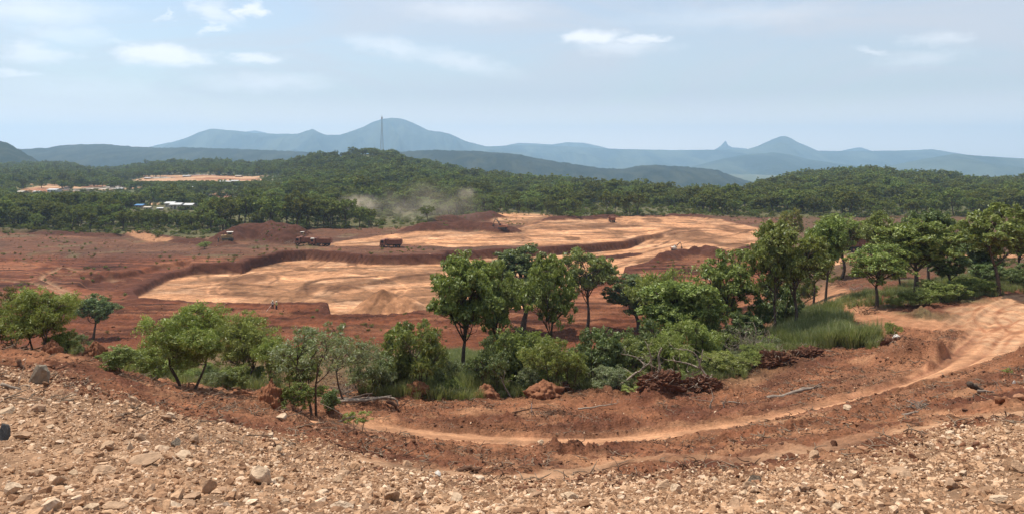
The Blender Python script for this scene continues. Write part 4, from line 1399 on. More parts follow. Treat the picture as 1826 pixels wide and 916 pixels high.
BUSHES = [
    (30, 31.0, 562, 100, 'lightbush', 'pale bush with feathery leaves right at the left edge behind the rubble crest'),
    (110, 31.5, 592, 56, 'bush', 'low bush between the left hand pale tree and the termite mound'),
    (135, 33.5, 598, 50, 'greybush', 'grey green shrub at the left foot of the round dark tree'),
    (215, 668, 616, 70, 'bush', 'fresh green bush on the slope right of the termite mound'),
    (300, 42, 610, 90, 'bush', 'green bush behind the left stems of the spreading trees'),
    (258, 36, 622, 60, 'lightbush', 'yellowish shrub between the fresh green bush and the spreading trees'),
    (372, 686, 650, 42, 'darkbush', 'small dark bush between the stems of the two spreading trees'),
    (450, 690, 655, 46, 'bush', 'little bush right of the two spreading trees'),
    (488, 44, 606, 70, 'lightbush', 'light bush filling the gap left of the thin crowned tree'),
    (535, 46, 614, 80, 'bush', 'bush behind the thin crowned tree on the pale stem'),
    (530, 735, 680, 56, 'bush', 'leafy shrub at the left foot of the thin crowned tree'),
    (590, 738, 695, 36, 'darkbush', 'dark shrub at the right foot of the thin crowned tree'),
    (655, 48, 622, 86, 'greybush', 'grey green bush right of the loose tree by the log pile'),
    (700, 50, 640, 76, 'bush', 'bush spilling over the bank behind the log pile'),
    (742, 50, 582, 60, 'bush', 'single upright bush standing clear against the red ground left of the middle group'),
    (800, 52, 640, 60, 'greybush', 'bush left of the first tall trunk in the pale grass'),
    (872, 51, 606, 80, 'darkbush', 'dark bush right of the first tall trunk of the middle group'),
    (925, 690, 592, 120, 'bush', 'large bush below the dark dense tree, light tipped'),
    (980, 52, 606, 90, 'lightbush', 'yellow green bush below the hanging branches of the thin tree'),
    (905, 54, 590, 70, 'bush', 'rounded bush at the foot of the dark dense tree'),
    (1020, 700, 630, 60, 'lightbush', 'low pale bush on the bank edge under the umbrella shaped tree'),
    (1062, 54, 590, 90, 'darkbush', 'dark green bush right at the foot of the umbrella shaped tree'),
    (1110, 55, 606, 90, 'bush', 'bush behind the bleached upturned branches'),
    (1150, 58, 570, 110, 'darkbush', 'deep green bush beneath the crooked leaning tree'),
    (1190, 56, 600, 90, 'lightbush', 'bright bush behind the upturned root heap'),
    (1228, 60, 568, 110, 'lightbush', 'bright feathery bush right of the upturned root heap'),
    (1240, 68, 540, 90, 'bush', 'tall bush under the slim upright tree, left side'),
    (1284, 62, 590, 70, 'bush', 'bush at the foot of the slim upright tree'),
    (1322, 68, 560, 76, 'darkbush', 'dark bush between the slim upright tree and the big full tree'),
    (1295, 668, 632, 90, 'lightbush', 'low bright bush in front of the dead branch tangle'),
    (1345, 72, 552, 70, 'bush', 'bush at the left foot of the big full tree'),
    (1085, 700, 655, 80, 'greybush', 'low grey bush left of the upturned root heap'),
    (960, 700, 650, 70, 'greybush', 'low grey green bush on the bank between the two soil mounds'),
    (780, 690, 655, 70, 'greybush', 'low grey green bush at the bank left of the first tall trunk'),
    (1640, 545, 515, 64, 'bush', 'bush at the roadside under the domed tree'),
    (1690, 535, 502, 80, 'bush', 'wide bush on the verge right of the domed tree'),
    (1740, 526, 498, 70, 'bush', 'bush on the verge left of the tall junction tree'),
    (1815, 84, 470, 70, 'darkbush', 'dark bush behind the sandy junction at the right edge'),
    (1765, 90, 466, 70, 'darkbush', 'dark bush behind the tall junction tree'),
    (1420, 110, 470, 50, 'bush', 'bush in the gap right behind the big full tree'),
    (365, 443, 431, 26, 'lightbush', 'small uprooted green shrub lying by the edge of the red ground'),
    (1590, 600, 575, 30, 'lightbush', 'weedy shrub at the right end of the tall grass'),
]
for a in BUSHES:
    plant(*a, cat='bush', name='bush', rot=random.uniform(0, 6.28))
plant(640, 772, 735, 40, 'sprig', 'thin sapling in front of the dirt road near its left end', 'sapling', 'sapling')
plant(619, 765, 738, 16, 'sprig', 'tiny leafy shoot by the pale curved stick at the road start', 'sapling', 'sapling')
plant(1802, 768, 748, 20, 'sprig', 'small bright green weed among the stones at the right edge', 'weed', 'weed')
plant(1130, 705, 690, 40, 'sprig', 'green sprig growing left of the upturned root heap', 'weed', 'weed')
plant(700, 690, 676, 30, 'sprig', 'pale sprig beside the log pile', 'weed', 'weed')
plant(512, 690, 668, 34, 'sprig', 'sprig beside the small termite mound on the slope', 'weed', 'weed')

def shrubs():
    r_ = np.random.default_rng(93)
    PT = []
    for poly, n in (([(640, 702), (700, 672), (800, 640), (900, 640), (1100, 640), (1300, 620), (1390, 600), (1400, 622), (1340, 664), (1240, 678), (1100, 694), (960, 702), (800, 708)], 420),
                    ([(180, 645), (240, 640), (340, 660), (480, 672), (600, 690), (590, 712), (470, 702), (330, 690), (230, 672)], 70), ([(1580, 556), (1700, 532), (1826, 508), (1900, 480), (1700, 500), (1600, 520)], 50)):
        P = np.array([cast(a, b, None, 24) for a, b in poly])
        lo, hi = P.min(0), P.max(0)
        X, Y = r_.uniform(lo[0], hi[0], n * 3), r_.uniform(lo[1], hi[1], n * 3)
        k = poly_sd(P, X, Y) < 0
        X, Y = X[k][:n], Y[k][:n]
        PT.append(np.stack([X, Y, terrain(X, Y) - 0.1], -1))
    PT = np.concatenate(PT)
    s = r_.uniform(0.22, 0.62, len(PT))
    print('shrubs', len(PT))
    return scatter_object('leafy_undergrowth', PT, np.stack([s * 1.1, s * 1.1, s], -1), np.stack([s * 0, s * 0, r_.uniform(0, 6.28, len(PT))], -1),
                          [KIND[k][i]['c'] for k, i in (('bush', 0), ('lightbush', 0), ('lightbush', 1), ('greybush', 0), ('bush', 1), ('lightbush', 2))])


SHRUBS_LATER = shrubs

# ------------------------------------------------------------------ the far woodland
for i, (ln, nl) in enumerate([(8, 34), (9, 34), (7, 30), (10, 30), (8, 38)]):
    KIND.setdefault('wood', []).append(make_tree('wood', 201 + i * 7, 9.0, 8.2, 1.9, ln + 3, 8, nl * 9 // 10, 0.27, 0.20, 'leaf_wood', asp=0.6, sides=5, flat_=0.95))
for i in range(4):
    KIND.setdefault('woodfar', []).append(make_tree('woodfar', 301 + i * 7, 9.0, 8.6, 1.2, 11, 7, 19, 0.34, 0.22, 'leaf_wood', asp=0.75, sides=4, flat_=1.0))

rw = np.random.default_rng(5)


def scatter_wood():
    out = []
    d0, d1 = 255.0, 1500.0
    n = 52000
    Y = np.sqrt(rw.uniform(d0 ** 2, d1 ** 2, n))
    U_ = rw.uniform(-0.86, 0.86, n)
    X = U_ * Y
    PX = CX + F * U_
    keep = (Y > wood_start(PX) + rw.normal(size=n) * 2.5)
    Dr = np.interp(PX, RIDGE[:, 0], RIDGE[:, 2])
    keep &= Y < Dr + 70
    keep &= (clear_mask(PX, X, Y) < 0.4) | ((fbm(X, Y, 22, 3, 151) > 0.18) & (Y > 430))
    # glades
    keep &= fbm(X, Y, 45, 4, 150) < 0.23
    X, Y, PX = X[keep], Y[keep], PX[keep]
    # blue-noise thinning on a grid, spacing grows a little with distance
    order = rw.permutation(len(X))
    cell = {}
    res = []
    for k in order:
        x, y = X[k], Y[k]
        s = 4.7 + y * 0.0016
        ci, cj = int(x // s), int(y // s)
        q = cell.get((ci, cj))
        if q is not None:
            continue
        cell[(ci, cj)] = k
        res.append(k)
    res = np.array(res)
    return X[res], Y[res], PX[res]


CAPS = [(30, 255, 343, 640), (220, 500, 322, 860), (225, 362, 378, 405), (366, 428, 352, 560), (1190, 1222, 360, 440)]
wx_, wy_, wpx = scatter_wood()
wz_ = terrain(wx_, wy_)
wh = np.clip(rw.normal(8.4, 2.4, len(wx_)), 3.5, 14)
wh *= 0.75 + 0.35 * (fbm(wx_, wy_, 40, 2, 160) + 0.6)
for a, b, py, dd in CAPS:
    m = (wpx > a - 6) & (wpx < b + 6) & (wy_ < dd)
    cap = -(py - HY) / F * wy_ - wz_
    wh = np.where(m, np.minimum(wh, cap), wh)
ok = wh > 1.6
wx_, wy_, wz_, wh, wpx = wx_[ok], wy_[ok], wz_[ok], wh[ok], wpx[ok]
size_px = wh / wy_
vis = (np.abs(wpx - CX) < 925)
# the front row stands clear; take the largest 290 in view as trees of their own
front = wy_ - wood_start(wpx)
score = size_px + np.where((front < 24) & vis, 1.0, 0.0) - np.where(vis, 0, 10)
idx = np.argsort(-score)
own = idx[:285]
rest = idx[285:]
LW = ['%s %s tree, front row of the far wood, %s', '%s %s tree, second row of the far wood, %s']
WHERE = [(-999, 230, 'at the far left'), (230, 420, 'behind the sandy ramp'), (420, 660, 'behind the two red trucks'), (660, 880, 'behind the dusty road'),
         (880, 1000, 'behind the pale upper terrace'), (1000, 1200, 'behind the distant truck'), (1200, 1345, 'right of the pale track'), (1345, 3000, 'below the right hand hill')]
proto = {}
for n_, k in enumerate(own):
    where = next(w for a, b, w in WHERE if a <= wpx[k] < b)
    v = KIND['wood'][n_ % 5]
    if n_ % 5 not in proto:
        r = bpy.data.objects.new('woodland_tree', None)
        COL.objects.link(r)
        child('trunk', v['t'], r)
        child('crown', v['c'], r)
        proto[n_ % 5] = r
    else:
        r = copy_tree(proto[n_ % 5])
    dk = front[k] > 10
    q = wh[k] / v['H']
    ww = q * random.uniform(0.85, 1.2)
    hw_ = ('tall' if wh[k] > 10 else 'middling' if wh[k] > 7.6 else 'short', 'broad crowned' if ww / q > 1.02 else 'narrow crowned')
    lab_ = (LW[1] if dk else LW[0]) % (hw_ + (where,))
    tag(r, lab_, 'tree', lab_.replace(' tree,', ' trees,'))
    r.location = (wx_[k], wy_[k], wz_[k] - 0.1)
    r.rotation_euler = (0, 0, random.uniform(0, 6.28))
    r.scale = (ww, ww, q)


def scatter_object(name, pts, scales, rots, variants, mats_note=None, full_rot=False):
    """one object whose geometry nodes place many copies of a few meshes on its own points"""
    me = bpy.data.meshes.new(name)
    me.vertices.add(len(pts))
    me.vertices.foreach_set('co', np.asarray(pts, np.float32).ravel())
    a = me.attributes.new('size', 'FLOAT_VECTOR', 'POINT')
    a.data.foreach_set('vector', np.asarray(scales, np.float32).ravel())
    a = me.attributes.new('turn', 'FLOAT_VECTOR', 'POINT')
    a.data.foreach_set('vector', np.asarray(rots, np.float32).ravel())
    o = obj(name, me)
    tree = bpy.data.node_groups.new(name, 'GeometryNodeTree')
    tree.interface.new_socket('Geometry', in_out='INPUT', socket_type='NodeSocketGeometry')
    tree.interface.new_socket('Geometry', in_out='OUTPUT', socket_type='NodeSocketGeometry')
    nn = tree.nodes
    gi, go = nn.new('NodeGroupInput'), nn.new('NodeGroupOutput')
    g2i = nn.new('GeometryNodeGeometryToInstance')
    for vme in variants:
        src = bpy.data.objects.new(name + '_pattern', vme)
        oi = nn.new('GeometryNodeObjectInfo')
        oi.inputs['Object'].default_value = src
        oi.inputs['As Instance'].default_value = False
        tree.links.new(oi.outputs['Geometry'], g2i.inputs[0])
    iop = nn.new('GeometryNodeInstanceOnPoints')
    tree.links.new(gi.outputs[0], iop.inputs['Points'])
    tree.links.new(g2i.outputs[0], iop.inputs['Instance'])
    iop.inputs['Pick Instance'].default_value = True
    rv = nn.new('FunctionNodeRandomValue')
    rv.data_type = 'INT'
    for s in rv.inputs:
        if s.name == 'Min' and s.type == 'INT':
            s.default_value = 0
        if s.name == 'Max' and s.type == 'INT':
            s.default_value = len(variants) - 1
    out = [s for s in rv.outputs if s.type == 'INT' and s.enabled] or [rv.outputs[2]]
    tree.links.new(out[0], iop.inputs['Instance Index'])
    for key, sock in (('size', 'Scale'), ('turn', 'Rotation')):
        na = nn.new('GeometryNodeInputNamedAttribute')
        na.data_type = 'FLOAT_VECTOR'
        na.inputs['Name'].default_value = key
        so = [s for s in na.outputs if s.name == 'Attribute' and s.enabled][0]
        if sock == 'Rotation':
            er = nn.new('FunctionNodeEulerToRotation')
            tree.links.new(so, er.inputs[0])
            so = er.outputs[0]
        tree.links.new(so, iop.inputs[sock])
    tree.links.new(iop.outputs[0], go.inputs[0])
    md = o.modifiers.new('scatter', 'NODES')
    md.node_group = tree
    return o


def joined(v, name):
    """trunk and crown as one mesh for the mass of the far wood"""
    bm = bmesh.new()
    bm.from_mesh(v['c'])
    nf = len(bm.faces)
    bm.from_mesh(v['t'])
    bm.faces.ensure_lookup_table()
    for f in bm.faces[nf:]:
        f.material_index = 1
    me = bpy.data.meshes.new(name)
    bm.to_mesh(me)
    bm.free()
    me.materials.append(v['c'].materials[0])
    me.materials.append(M['bark'])
    return me


H9 = 9.0
for nm, sel, vs in (('woodland', rest[wy_[rest] < 620], [joined(v, 'woodland_tree') for v in KIND['wood']]),
                    ('distant_forest', rest[wy_[rest] >= 620], [joined(v, 'forest_tree') for v in KIND['woodfar']])):
    s = wh[sel] / H9
    wd_ = s * rw.uniform(0.75, 1.65, len(sel))
    o = scatter_object(nm, np.stack([wx_[sel], wy_[sel], wz_[sel] - 0.2], -1), np.stack([wd_, wd_, s], -1),
                       np.stack([s * 0, s * 0, rw.uniform(0, 6.28, len(sel))], -1), vs)
    tag(o, 'mass of dull green savanna woodland behind its front rows' if nm == 'woodland' else 'far off woodland covering the low hills behind the plain', kind='stuff')
print('wood', len(own), len(rest))
# tree tufts on the crests of the nearer blue hills are left to their surface relief

tag(SHRUBS_LATER(), 'low leafy growth running together under the middle trees and along the bank', kind='stuff')

# low scrub between and under the wood's trees
def scrub():
    n = 26000
    Y = np.sqrt(rw.uniform(240.0 ** 2, 900.0 ** 2, n))
    U_ = rw.uniform(-0.80, 0.80, n)
    X = U_ * Y
    PX = CX + F * U_
    k = (Y > wood_start(PX) - 4 + rw.normal(size=n) * 4) & (clear_mask(PX, X, Y) < 0.75)
    for a, b, py, dd in CAPS:
        pass
    return X[k], Y[k]


kx_, ky_ = scrub()
kz_ = terrain(kx_, ky_)
s = rw.uniform(0.14, 0.36, len(kx_))
o = scatter_object('undergrowth', np.stack([kx_, ky_, kz_ - 0.6], -1), np.stack([s * 1.5, s * 1.5, s], -1), np.stack([s * 0, s * 0, s * 90], -1), [v['c'] for v in KIND['woodfar']])
tag(o, 'low green scrub under the far woodland and along its edge', kind='stuff')

# ------------------------------------------------------------------ stones
def stone_mesh(name, seed, mat, n=16, flat_=0.7, boxy=0.6):
    r = np.random.default_rng(seed)
    bm = bmesh.new()
    for _ in range(n):
        v = r.normal(size=3)
        v /= np.abs(v).max() * boxy + np.linalg.norm(v) * (1 - boxy)
        v *= 0.5 * r.uniform(0.8, 1.0)
        bm.verts.new((v[0], v[1] * r.uniform(0.7, 0.95), v[2] * flat_))
    ret = bmesh.ops.convex_hull(bm, input=bm.verts)
    bmesh.ops.delete(bm, geom=[g for g in ret['geom_interior'] if isinstance(g, bmesh.types.BMVert)], context='VERTS')
    loose = [v for v in bm.verts if not v.link_faces]
    bmesh.ops.delete(bm, geom=loose, context='VERTS')
    me = bpy.data.meshes.new(name)
    bm.to_mesh(me)
    bm.free()
    me.materials.append(mat)
    return me


def big_stone(name, seed, mat, flat_=0.6, cuts=9, facets=True):
    """a larger broken stone: faceted hull, chipped and finely roughened"""
    r = np.random.default_rng(seed)
    bm = bmesh.new()
    bmesh.ops.create_icosphere(bm, subdivisions=4, radius=0.5)
    P = np.array([v.co[:] for v in bm.verts])
    N = r.normal(size=(cuts + 5, 3))
    N /= np.linalg.norm(N, axis=1, keepdims=True)
    dd = r.uniform(0.22, 0.40, cuts + 5)
    for nrm, q in zip(N, dd):
        e = P @ nrm - q
        P = np.where(e[:, None] > 0, P - nrm * e[:, None], P)
    P = P + (fbm(P[:, 0] * 9 + 3, P[:, 1] * 9 + P[:, 2] * 7, 1.0, 4, seed)[:, None] * 0.045) * (P / (np.linalg.norm(P, axis=1, keepdims=True) + 1e-6))
    P[:, 2] *= flat_
    ext = P.max(0) - P.min(0)
    P[:, :2] /= ext[0]
    P[:, 2] /= ext[2]
    for v, p in zip(bm.verts, P):
        v.co = p
    me = bpy.data.meshes.new(name)
    bm.to_mesh(me)
    bm.free()
    me.materials.append(mat)
    for p in me.polygons:
        p.use_smooth = False
    return me


def stone_field(name, label, mat, n, dmin, dmax, test, smin, smax, power, seed, flat_=0.7):
    r = np.random.default_rng(seed)
    Y = np.sqrt(r.uniform(dmin ** 2, dmax ** 2, n))
    U_ = r.uniform(-0.78, 0.78, n)
    X = U_ * Y
    PX = CX + F * U_
    k = test(X, Y, PX, r)
    X, Y = X[k], Y[k]
    Z = terrain(X, Y)
    s = smin * (1 - r.random(len(X)) * (1 - (smin / smax) ** power)) ** (-1 / power)
    sc = s[:, None] * np.stack([r.uniform(0.8, 1.5, len(X)), r.uniform(0.7, 1.2, len(X)), r.uniform(0.6, 1.1, len(X))], -1)
    rot = np.stack([r.normal(size=len(X)) * 0.45, r.normal(size=len(X)) * 0.45, r.uniform(0, 6.28, len(X))], -1)
    vs = [stone_mesh(name, seed * 10 + i, mat, 12 + i % 6, flat_) for i in range(10)]
    o = scatter_object(name, np.stack([X, Y, Z + s * 0.02], -1), sc, rot, vs)
    print(name, len(X))
    return tag(o, label, kind='stuff')


def t_scree(X, Y, PX, r):
    e = scree_edge(PX, Y) + fbm(X, Y, 3.0, 3, 5) * 2.6
    p = sstep(3.5, -2.5, Y - e) * (0.50 + 0.70 * sstep(0.25, 0.7, vnoise(X / 1.9, Y / 1.9, 200)))
    d2, s2, a2 = line_sd(track2, X, Y)
    return (r.random(len(X)) < p) & (d2 > 0.9)


def t_soil(X, Y, PX, r):
    e = scree_edge(PX, Y)
    dr, sr, ar = line_sd(road, X, Y)
    wr = np.interp(PX, RW_PX, RW_W) + 0.35
    d2, s2, a2 = line_sd(track2, X, Y)
    d3, s3, a3 = line_sd(branch, X, Y)
    ju = poly_sd(junction, X, Y)
    rub = sstep(0.9, 4.5, np.abs(dr - wr)) * 0.0 + 1
    p = (0.25 + 0.9 * sstep(0.35, 0.7, vnoise(X / 2.2, Y / 2.2, 210))) * rub
    return (r.random(len(X)) < p) & (Y > e - 5) & (dr > wr) & (d2 > 0.8) & (d3 > 2.6) & (ju > 0.3)


stone_field('rubble', 'pale broken stone covering the near slope', M['rock_pale'], 190000, 7.6, 26, t_scree, 0.026, 0.20, 1.75, 41)
stone_field('soil_clods', 'red brown clods and stones along the graded track', M['rock_brown'], 210000, 12, 62, t_soil, 0.03, 0.24, 1.9, 42)
stone_field('pale_chips', 'scattered pale chips on the red soil', M['rock_pale'], 30000, 14, 60, t_soil, 0.03, 0.14, 2.2, 43)

BIG = [  # px, py (middle), width px, height px, material, flatness, label, tilt
    (70, 672, 46, 36, 'rock_grey', 'grey wedge shaped boulder at the top of the rubble slope, left side'),
    (5, 768, 30, 36, 'rock_slate', 'dark slate block cut by the left edge of the picture'),
    (262, 826, 58, 24, 'rock_tan', 'broad flat tan slab lying in the rubble below the spreading trees'),
    (232, 797, 20, 20, 'rock_cream', 'cream coloured splinter above the broad tan slab'),
    (188, 845, 42, 16, 'rock_tan', 'long low stone left of the broad tan slab'),
    (108, 858, 26, 22, 'rock_tan', 'blocky stone in the lower left of the rubble'),
    (372, 868, 30, 32, 'rock_tan', 'upright cracked block in the lower rubble'),
    (462, 850, 48, 36, 'rock_cream', 'split cream boulder lying over smaller stones'),
    (610, 901, 44, 22, 'rock_cream', 'flat pale slab at the bottom edge, middle left'),
    (811, 887, 38, 18, 'rock_cream', 'flat pale slab tilted toward the lower middle'),
    (742, 884, 28, 18, 'rock_tan', 'tan stone left of the tilted pale slab'),
    (635, 892, 26, 14, 'rock_tan', 'small tan stone above the flat pale slab at the bottom edge'),
    (95, 910, 30, 24, 'rock_cream', 'pale stone at the bottom left corner area'),
    (20, 885, 34, 20, 'rock_cream', 'pale chunk near the bottom left corner'),
    (72, 733, 28, 16, 'rock_tan', 'tilted brown slab below the grey boulder'),
    (10, 738, 34, 10, 'rock_cream', 'thin pale slab at the left edge above the slate block'),
    (40, 771, 36, 16, 'rock_tan', 'rounded tan stone right of the slate block'),
    (238, 718, 16, 20, 'rock_tan', 'upright brown stone on the crest below the green bush'),
    (205, 722, 22, 8, 'rock_cream', 'thin pale splinter on the rubble crest'),
    (305, 742, 24, 14, 'rock_cream', 'light angular stone right of the crest splinters'),
    (392, 741, 24, 12, 'rock_tan', 'angular stone on the slope below the second spreading tree'),
    (347, 783, 22, 18, 'rock_tan', 'blocky stone midway down the rubble'),
    (312, 790, 18, 16, 'rock_grey', 'grey brown stone left of the midway block'),
    (326, 812, 36, 12, 'rock_cream', 'long pale flake above the cream chunks'),
    (500, 745, 20, 10, 'rock_cream', 'small pale stone left of the pale stemmed tree foot'),
    (496, 797, 20, 14, 'rock_cream', 'bright stone in the middle of the left rubble'),
    (482, 774, 18, 10, 'rock_cream', 'bright flat stone above its neighbour in the left rubble'),
    (613, 838, 26, 14, 'rock_tan', 'brown stone in the rubble below the road start'),
    (604, 856, 26, 16, 'rock_tan', 'rounded brown stone left of the tilted slab'),
    (780, 842, 14, 11, 'rock_white', 'small white stone beside the sandy patch'),
    (1345, 855, 30, 20, 'rock_grey', 'dark rounded stone in the right hand rubble'),
    (1600, 842, 48, 15, 'rock_tan', 'long flat tan slab in the right hand rubble'),
    (1434, 872, 24, 13, 'rock_tan', 'flat stone at the foot of the right rubble'),
    (1205, 873, 24, 16, 'rock_cream', 'pale stone in the rubble below the second track'),
    (1018, 885, 28, 14, 'rock_cream', 'pale flat stone near the bottom middle'),
    (1310, 900, 34, 26, 'rock_tan', 'large tan stone at the bottom right of middle'),
    (1475, 895, 28, 20, 'rock_tan', 'tan stone on the bottom edge at right'),
    (1492, 906, 34, 14, 'rock_cream', 'pale stone beside the tan one on the bottom edge at right'),
    (1812, 840, 24, 18, 'rock_tan', 'brown stone at the right edge of the rubble'),
    (1718, 847, 18, 10, 'rock_cream', 'small pale stone in the right rubble'),
    (1692, 786, 10, 12, 'rock_cream', 'upright little stone right of the long slab'),
    (1487, 790, 16, 13, 'rock_brown', 'brown clod on the edge of the second track'),
    (1820, 715, 24, 14, 'rock_brown', 'red clod at the right edge above the second track'),
    (1782, 718, 20, 16, 'rock_brown', 'red clod beside the fallen dark log'),
    (1598, 611, 14, 16, 'rock_white', 'white boulder on the crest of the red soil heap'),
    (1808, 682, 7, 7, 'rock_white', 'tiny white stone on the dark bank at the right edge'),
    (965, 797, 16, 9, 'rock_cream', 'pale stone on the near verge of the dirt road'),
    (1510, 735, 22, 7, 'rock_cream', 'flat pale stone in the rut of the second track'),
    (1278, 736, 14, 5, 'rock_cream', 'pale flat scraps of stone beside the forked stump'),
]
for i, (px, py, wpx_, hpx, mt, lab) in enumerate(BIG):
    x, y = cast(px, py + hpx * 0.35, None, 4)
    z = ground_z(x, y)
    w_, h_ = wpx_ / F * y, hpx / F * y
    me = big_stone('rock', 700 + i, M[mt], 0.7, 6)
    tag(obj('rock', me, None, (x, y, z + h_ * 0.42), (random.uniform(-0.15, 0.15), random.uniform(-0.2, 0.2), random.uniform(0, 6.28)), (w_ * 0.9, w_ * 0.72, h_)), lab, 'rock')

def t_plain(X, Y, PX, r):
    sp = poly_sd(pit, X, Y)
    up = poly_sd(upper, X, Y)
    k = (sp > 0.6) & (up > 1.0) & (Y < wood_start(PX) + 5) & (Y > 118 + 20 * (PX > 1400))
    k |= (np.abs(sp) < 1.6) & (r.random(len(X)) < 0.8)
    return k & (r.random(len(X)) < 0.15 + 0.9 * sstep(0.4, 0.75, vnoise(X / 9, Y / 9, 220)))


def t_pit(X, Y, PX, r):
    sp = poly_sd(pit, X, Y)
    up = poly_sd(upper, X, Y)
    return ((sp < 0) | (up < 0)) & (r.random(len(X)) < 0.9 * sstep(0.6, 0.85, vnoise(X / 7, Y / 12, 221)))


stone_field('earth_lumps', 'dark red lumps of earth strewn over the cleared plain', M['rock_brown'], 60000, 118, 330, t_plain, 0.10, 0.75, 1.9, 44)
stone_field('sand_lumps', 'lumps of sandy earth on the pale floor of the workings', M['rock_tan'], 16000, 140, 370, t_pit, 0.10, 0.55, 2.0, 45)


def weeds():
    r_ = np.random.default_rng(91)
    n = 16000
    Y = np.sqrt(r_.uniform(118.0 ** 2, 380.0 ** 2, n))
    U_ = r_.uniform(-0.80, 0.80, n)
    X, PX = U_ * Y, CX + F * U_
    w = sstep(0.55, 0.8, vnoise(X / 14, Y / 14, 222)) * 0.35 + 0.5 * sstep(14, 0, wood_start(PX) - Y) + 0.35 * ((Y > 205) & (Y < 245) & (PX < 800) & (PX > 400)) * sstep(0.4, 0.7, vnoise(X / 6, Y / 6, 223)) + 0.4 * (PX > 1380) * sstep(0.4, 0.6, vnoise(X / 8, Y / 8, 224))
    k = (poly_sd(pit, X, Y) > 2) & (poly_sd(upper, X, Y) > 2) & (Y < wood_start(PX) + 2) & (r_.random(n) < w)
    X, Y = X[k], Y[k]
    s = r_.uniform(0.03, 0.11, len(X))
    print('weeds', len(X))
    return scatter_object('low_weeds', np.stack([X, Y, terrain(X, Y) - 0.15], -1), np.stack([s * 1.5, s * 1.5, s], -1), np.stack([s * 0, s * 0, s * 90], -1), [v['c'] for v in KIND['woodfar']])


tag(weeds(), 'low green weeds coming up on the cleared red plain', kind='stuff')

# more stones one could pick up, sizes between the named ones and the rubble
pool = [big_stone('loose_stone', 900 + i, M[m_], 0.7, 7) for i, m_ in enumerate(['rock_tan', 'rock_cream', 'rock_tan', 'rock_pale', 'rock_pale', 'rock_tan', 'rock_pale', 'rock_cream'])]
r = np.random.default_rng(77)
made = 0
SL = [(-99, 460, 'left part of the rubble slope'), (460, 913, 'rubble left of the middle'), (913, 1370, 'rubble right of the middle'), (1370, 2000, 'right part of the rubble slope')]
while made < 190:
    px, py = r.uniform(0, 1826), r.uniform(640, 912)
    x, y = cast(px, py, None, 4)
    if y > scree_edge(px, y) + 1.0:
        continue
    s = min(r.uniform(0.08, 0.13) * (1 + r.pareto(4.0)), 0.28)
    z = ground_z(x, y)
    o = obj('loose_stone', pool[made % 8], None, (x, y, z + s * 0.18), (r.normal() * 0.3, r.normal() * 0.3, r.uniform(0, 6.28)), (s * r.uniform(0.9, 1.6), s, s * r.uniform(0.4, 0.8)))
    ton = {'rock_tan': 'tan', 'rock_cream': 'pale cream', 'rock_pale': 'rough', 'rock_grey': 'greyish'}[pool[made % 8].materials[0].name]
    w_ = next(c for a, b, c in SL if a <= px < b)
    sz_ = 'larger' if s > 0.17 else 'medium' if s > 0.12 else 'small'
    ht_ = 'bottom edge' if py > 860 else 'lower slope' if py > 800 else 'upper slope'
    tag(o, '%s %s loose stone near the %s, %s' % (sz_, ton, ht_, w_), 'stone', '%s %s loose stones near the %s, %s' % (sz_, ton, ht_, w_))
    made += 1

# ------------------------------------------------------------------ grass
def tuft_mesh(name, seed, blades, h, spread, w=0.012):
    r = np.random.default_rng(seed)
    m = MB()
    for k in range(blades):
        a = r.uniform(0, 6.28)
        rr = r.random() * spread * 0.4
        b = np.array([math.cos(a) * rr, math.sin(a) * rr, -0.05])
        L = h * r.uniform(0.55, 1.0)
        o_ = np.array([math.cos(a), math.sin(a), 0]) * r.uniform(0.1, 0.5) * spread
        mid = b + o_ * 0.35 + np.array([0, 0, L * 0.6])
        tip = b + o_ + np.array([0, 0, L])
        s = np.array([-math.sin(a + r.normal()), math.cos(a), 0]) * w
        m.add([b - s, b + s, mid + s * 0.8, mid - s * 0.8], [(0, 1, 2, 3)])
        m.add([mid - s * 0.8, mid + s * 0.8, tip], [(0, 1, 2)])
    return m.mesh(name, M['grass'])


TUFTS = [tuft_mesh('grass_tuft', 500 + i, 46, 1.0, 0.8, 0.014) for i in range(5)]


def grass_patch(name, label, polys, n, hmin, hmax, seed, W_=1.0):
    r = np.random.default_rng(seed)
    PT, SC = [], []
    for q, dens in polys:
        P = np.array([cast(a, b, None, 24) for a, b in q])
        lo, hi = P.min(0), P.max(0)
        m_ = int(n * dens)
        X, Y = r.uniform(lo[0], hi[0], m_), r.uniform(lo[1], hi[1], m_)
        k = poly_sd(P, X, Y) + fbm(X, Y, 2.0, 3, seed) * 1.2 < 0
        X, Y = X[k], Y[k]
        Z = terrain(X, Y)
        h = r.uniform(hmin, hmax, len(X)) * (0.6 + 0.6 * vnoise(X / 1.5, Y / 1.5, seed))
        PT.append(np.stack([X, Y, Z], -1))
        SC.append(np.stack([h * 0.7 * W_, h * 0.7 * W_, h], -1))
    PT, SC = np.concatenate(PT), np.concatenate(SC)
    rot = np.stack([r.normal(size=len(PT)) * 0.08, r.normal(size=len(PT)) * 0.08, r.uniform(0, 6.28, len(PT))], -1)
    o = scatter_object(name, PT, SC, rot, TUFTS)
    print(name, len(PT))
    return tag(o, label, kind='stuff')


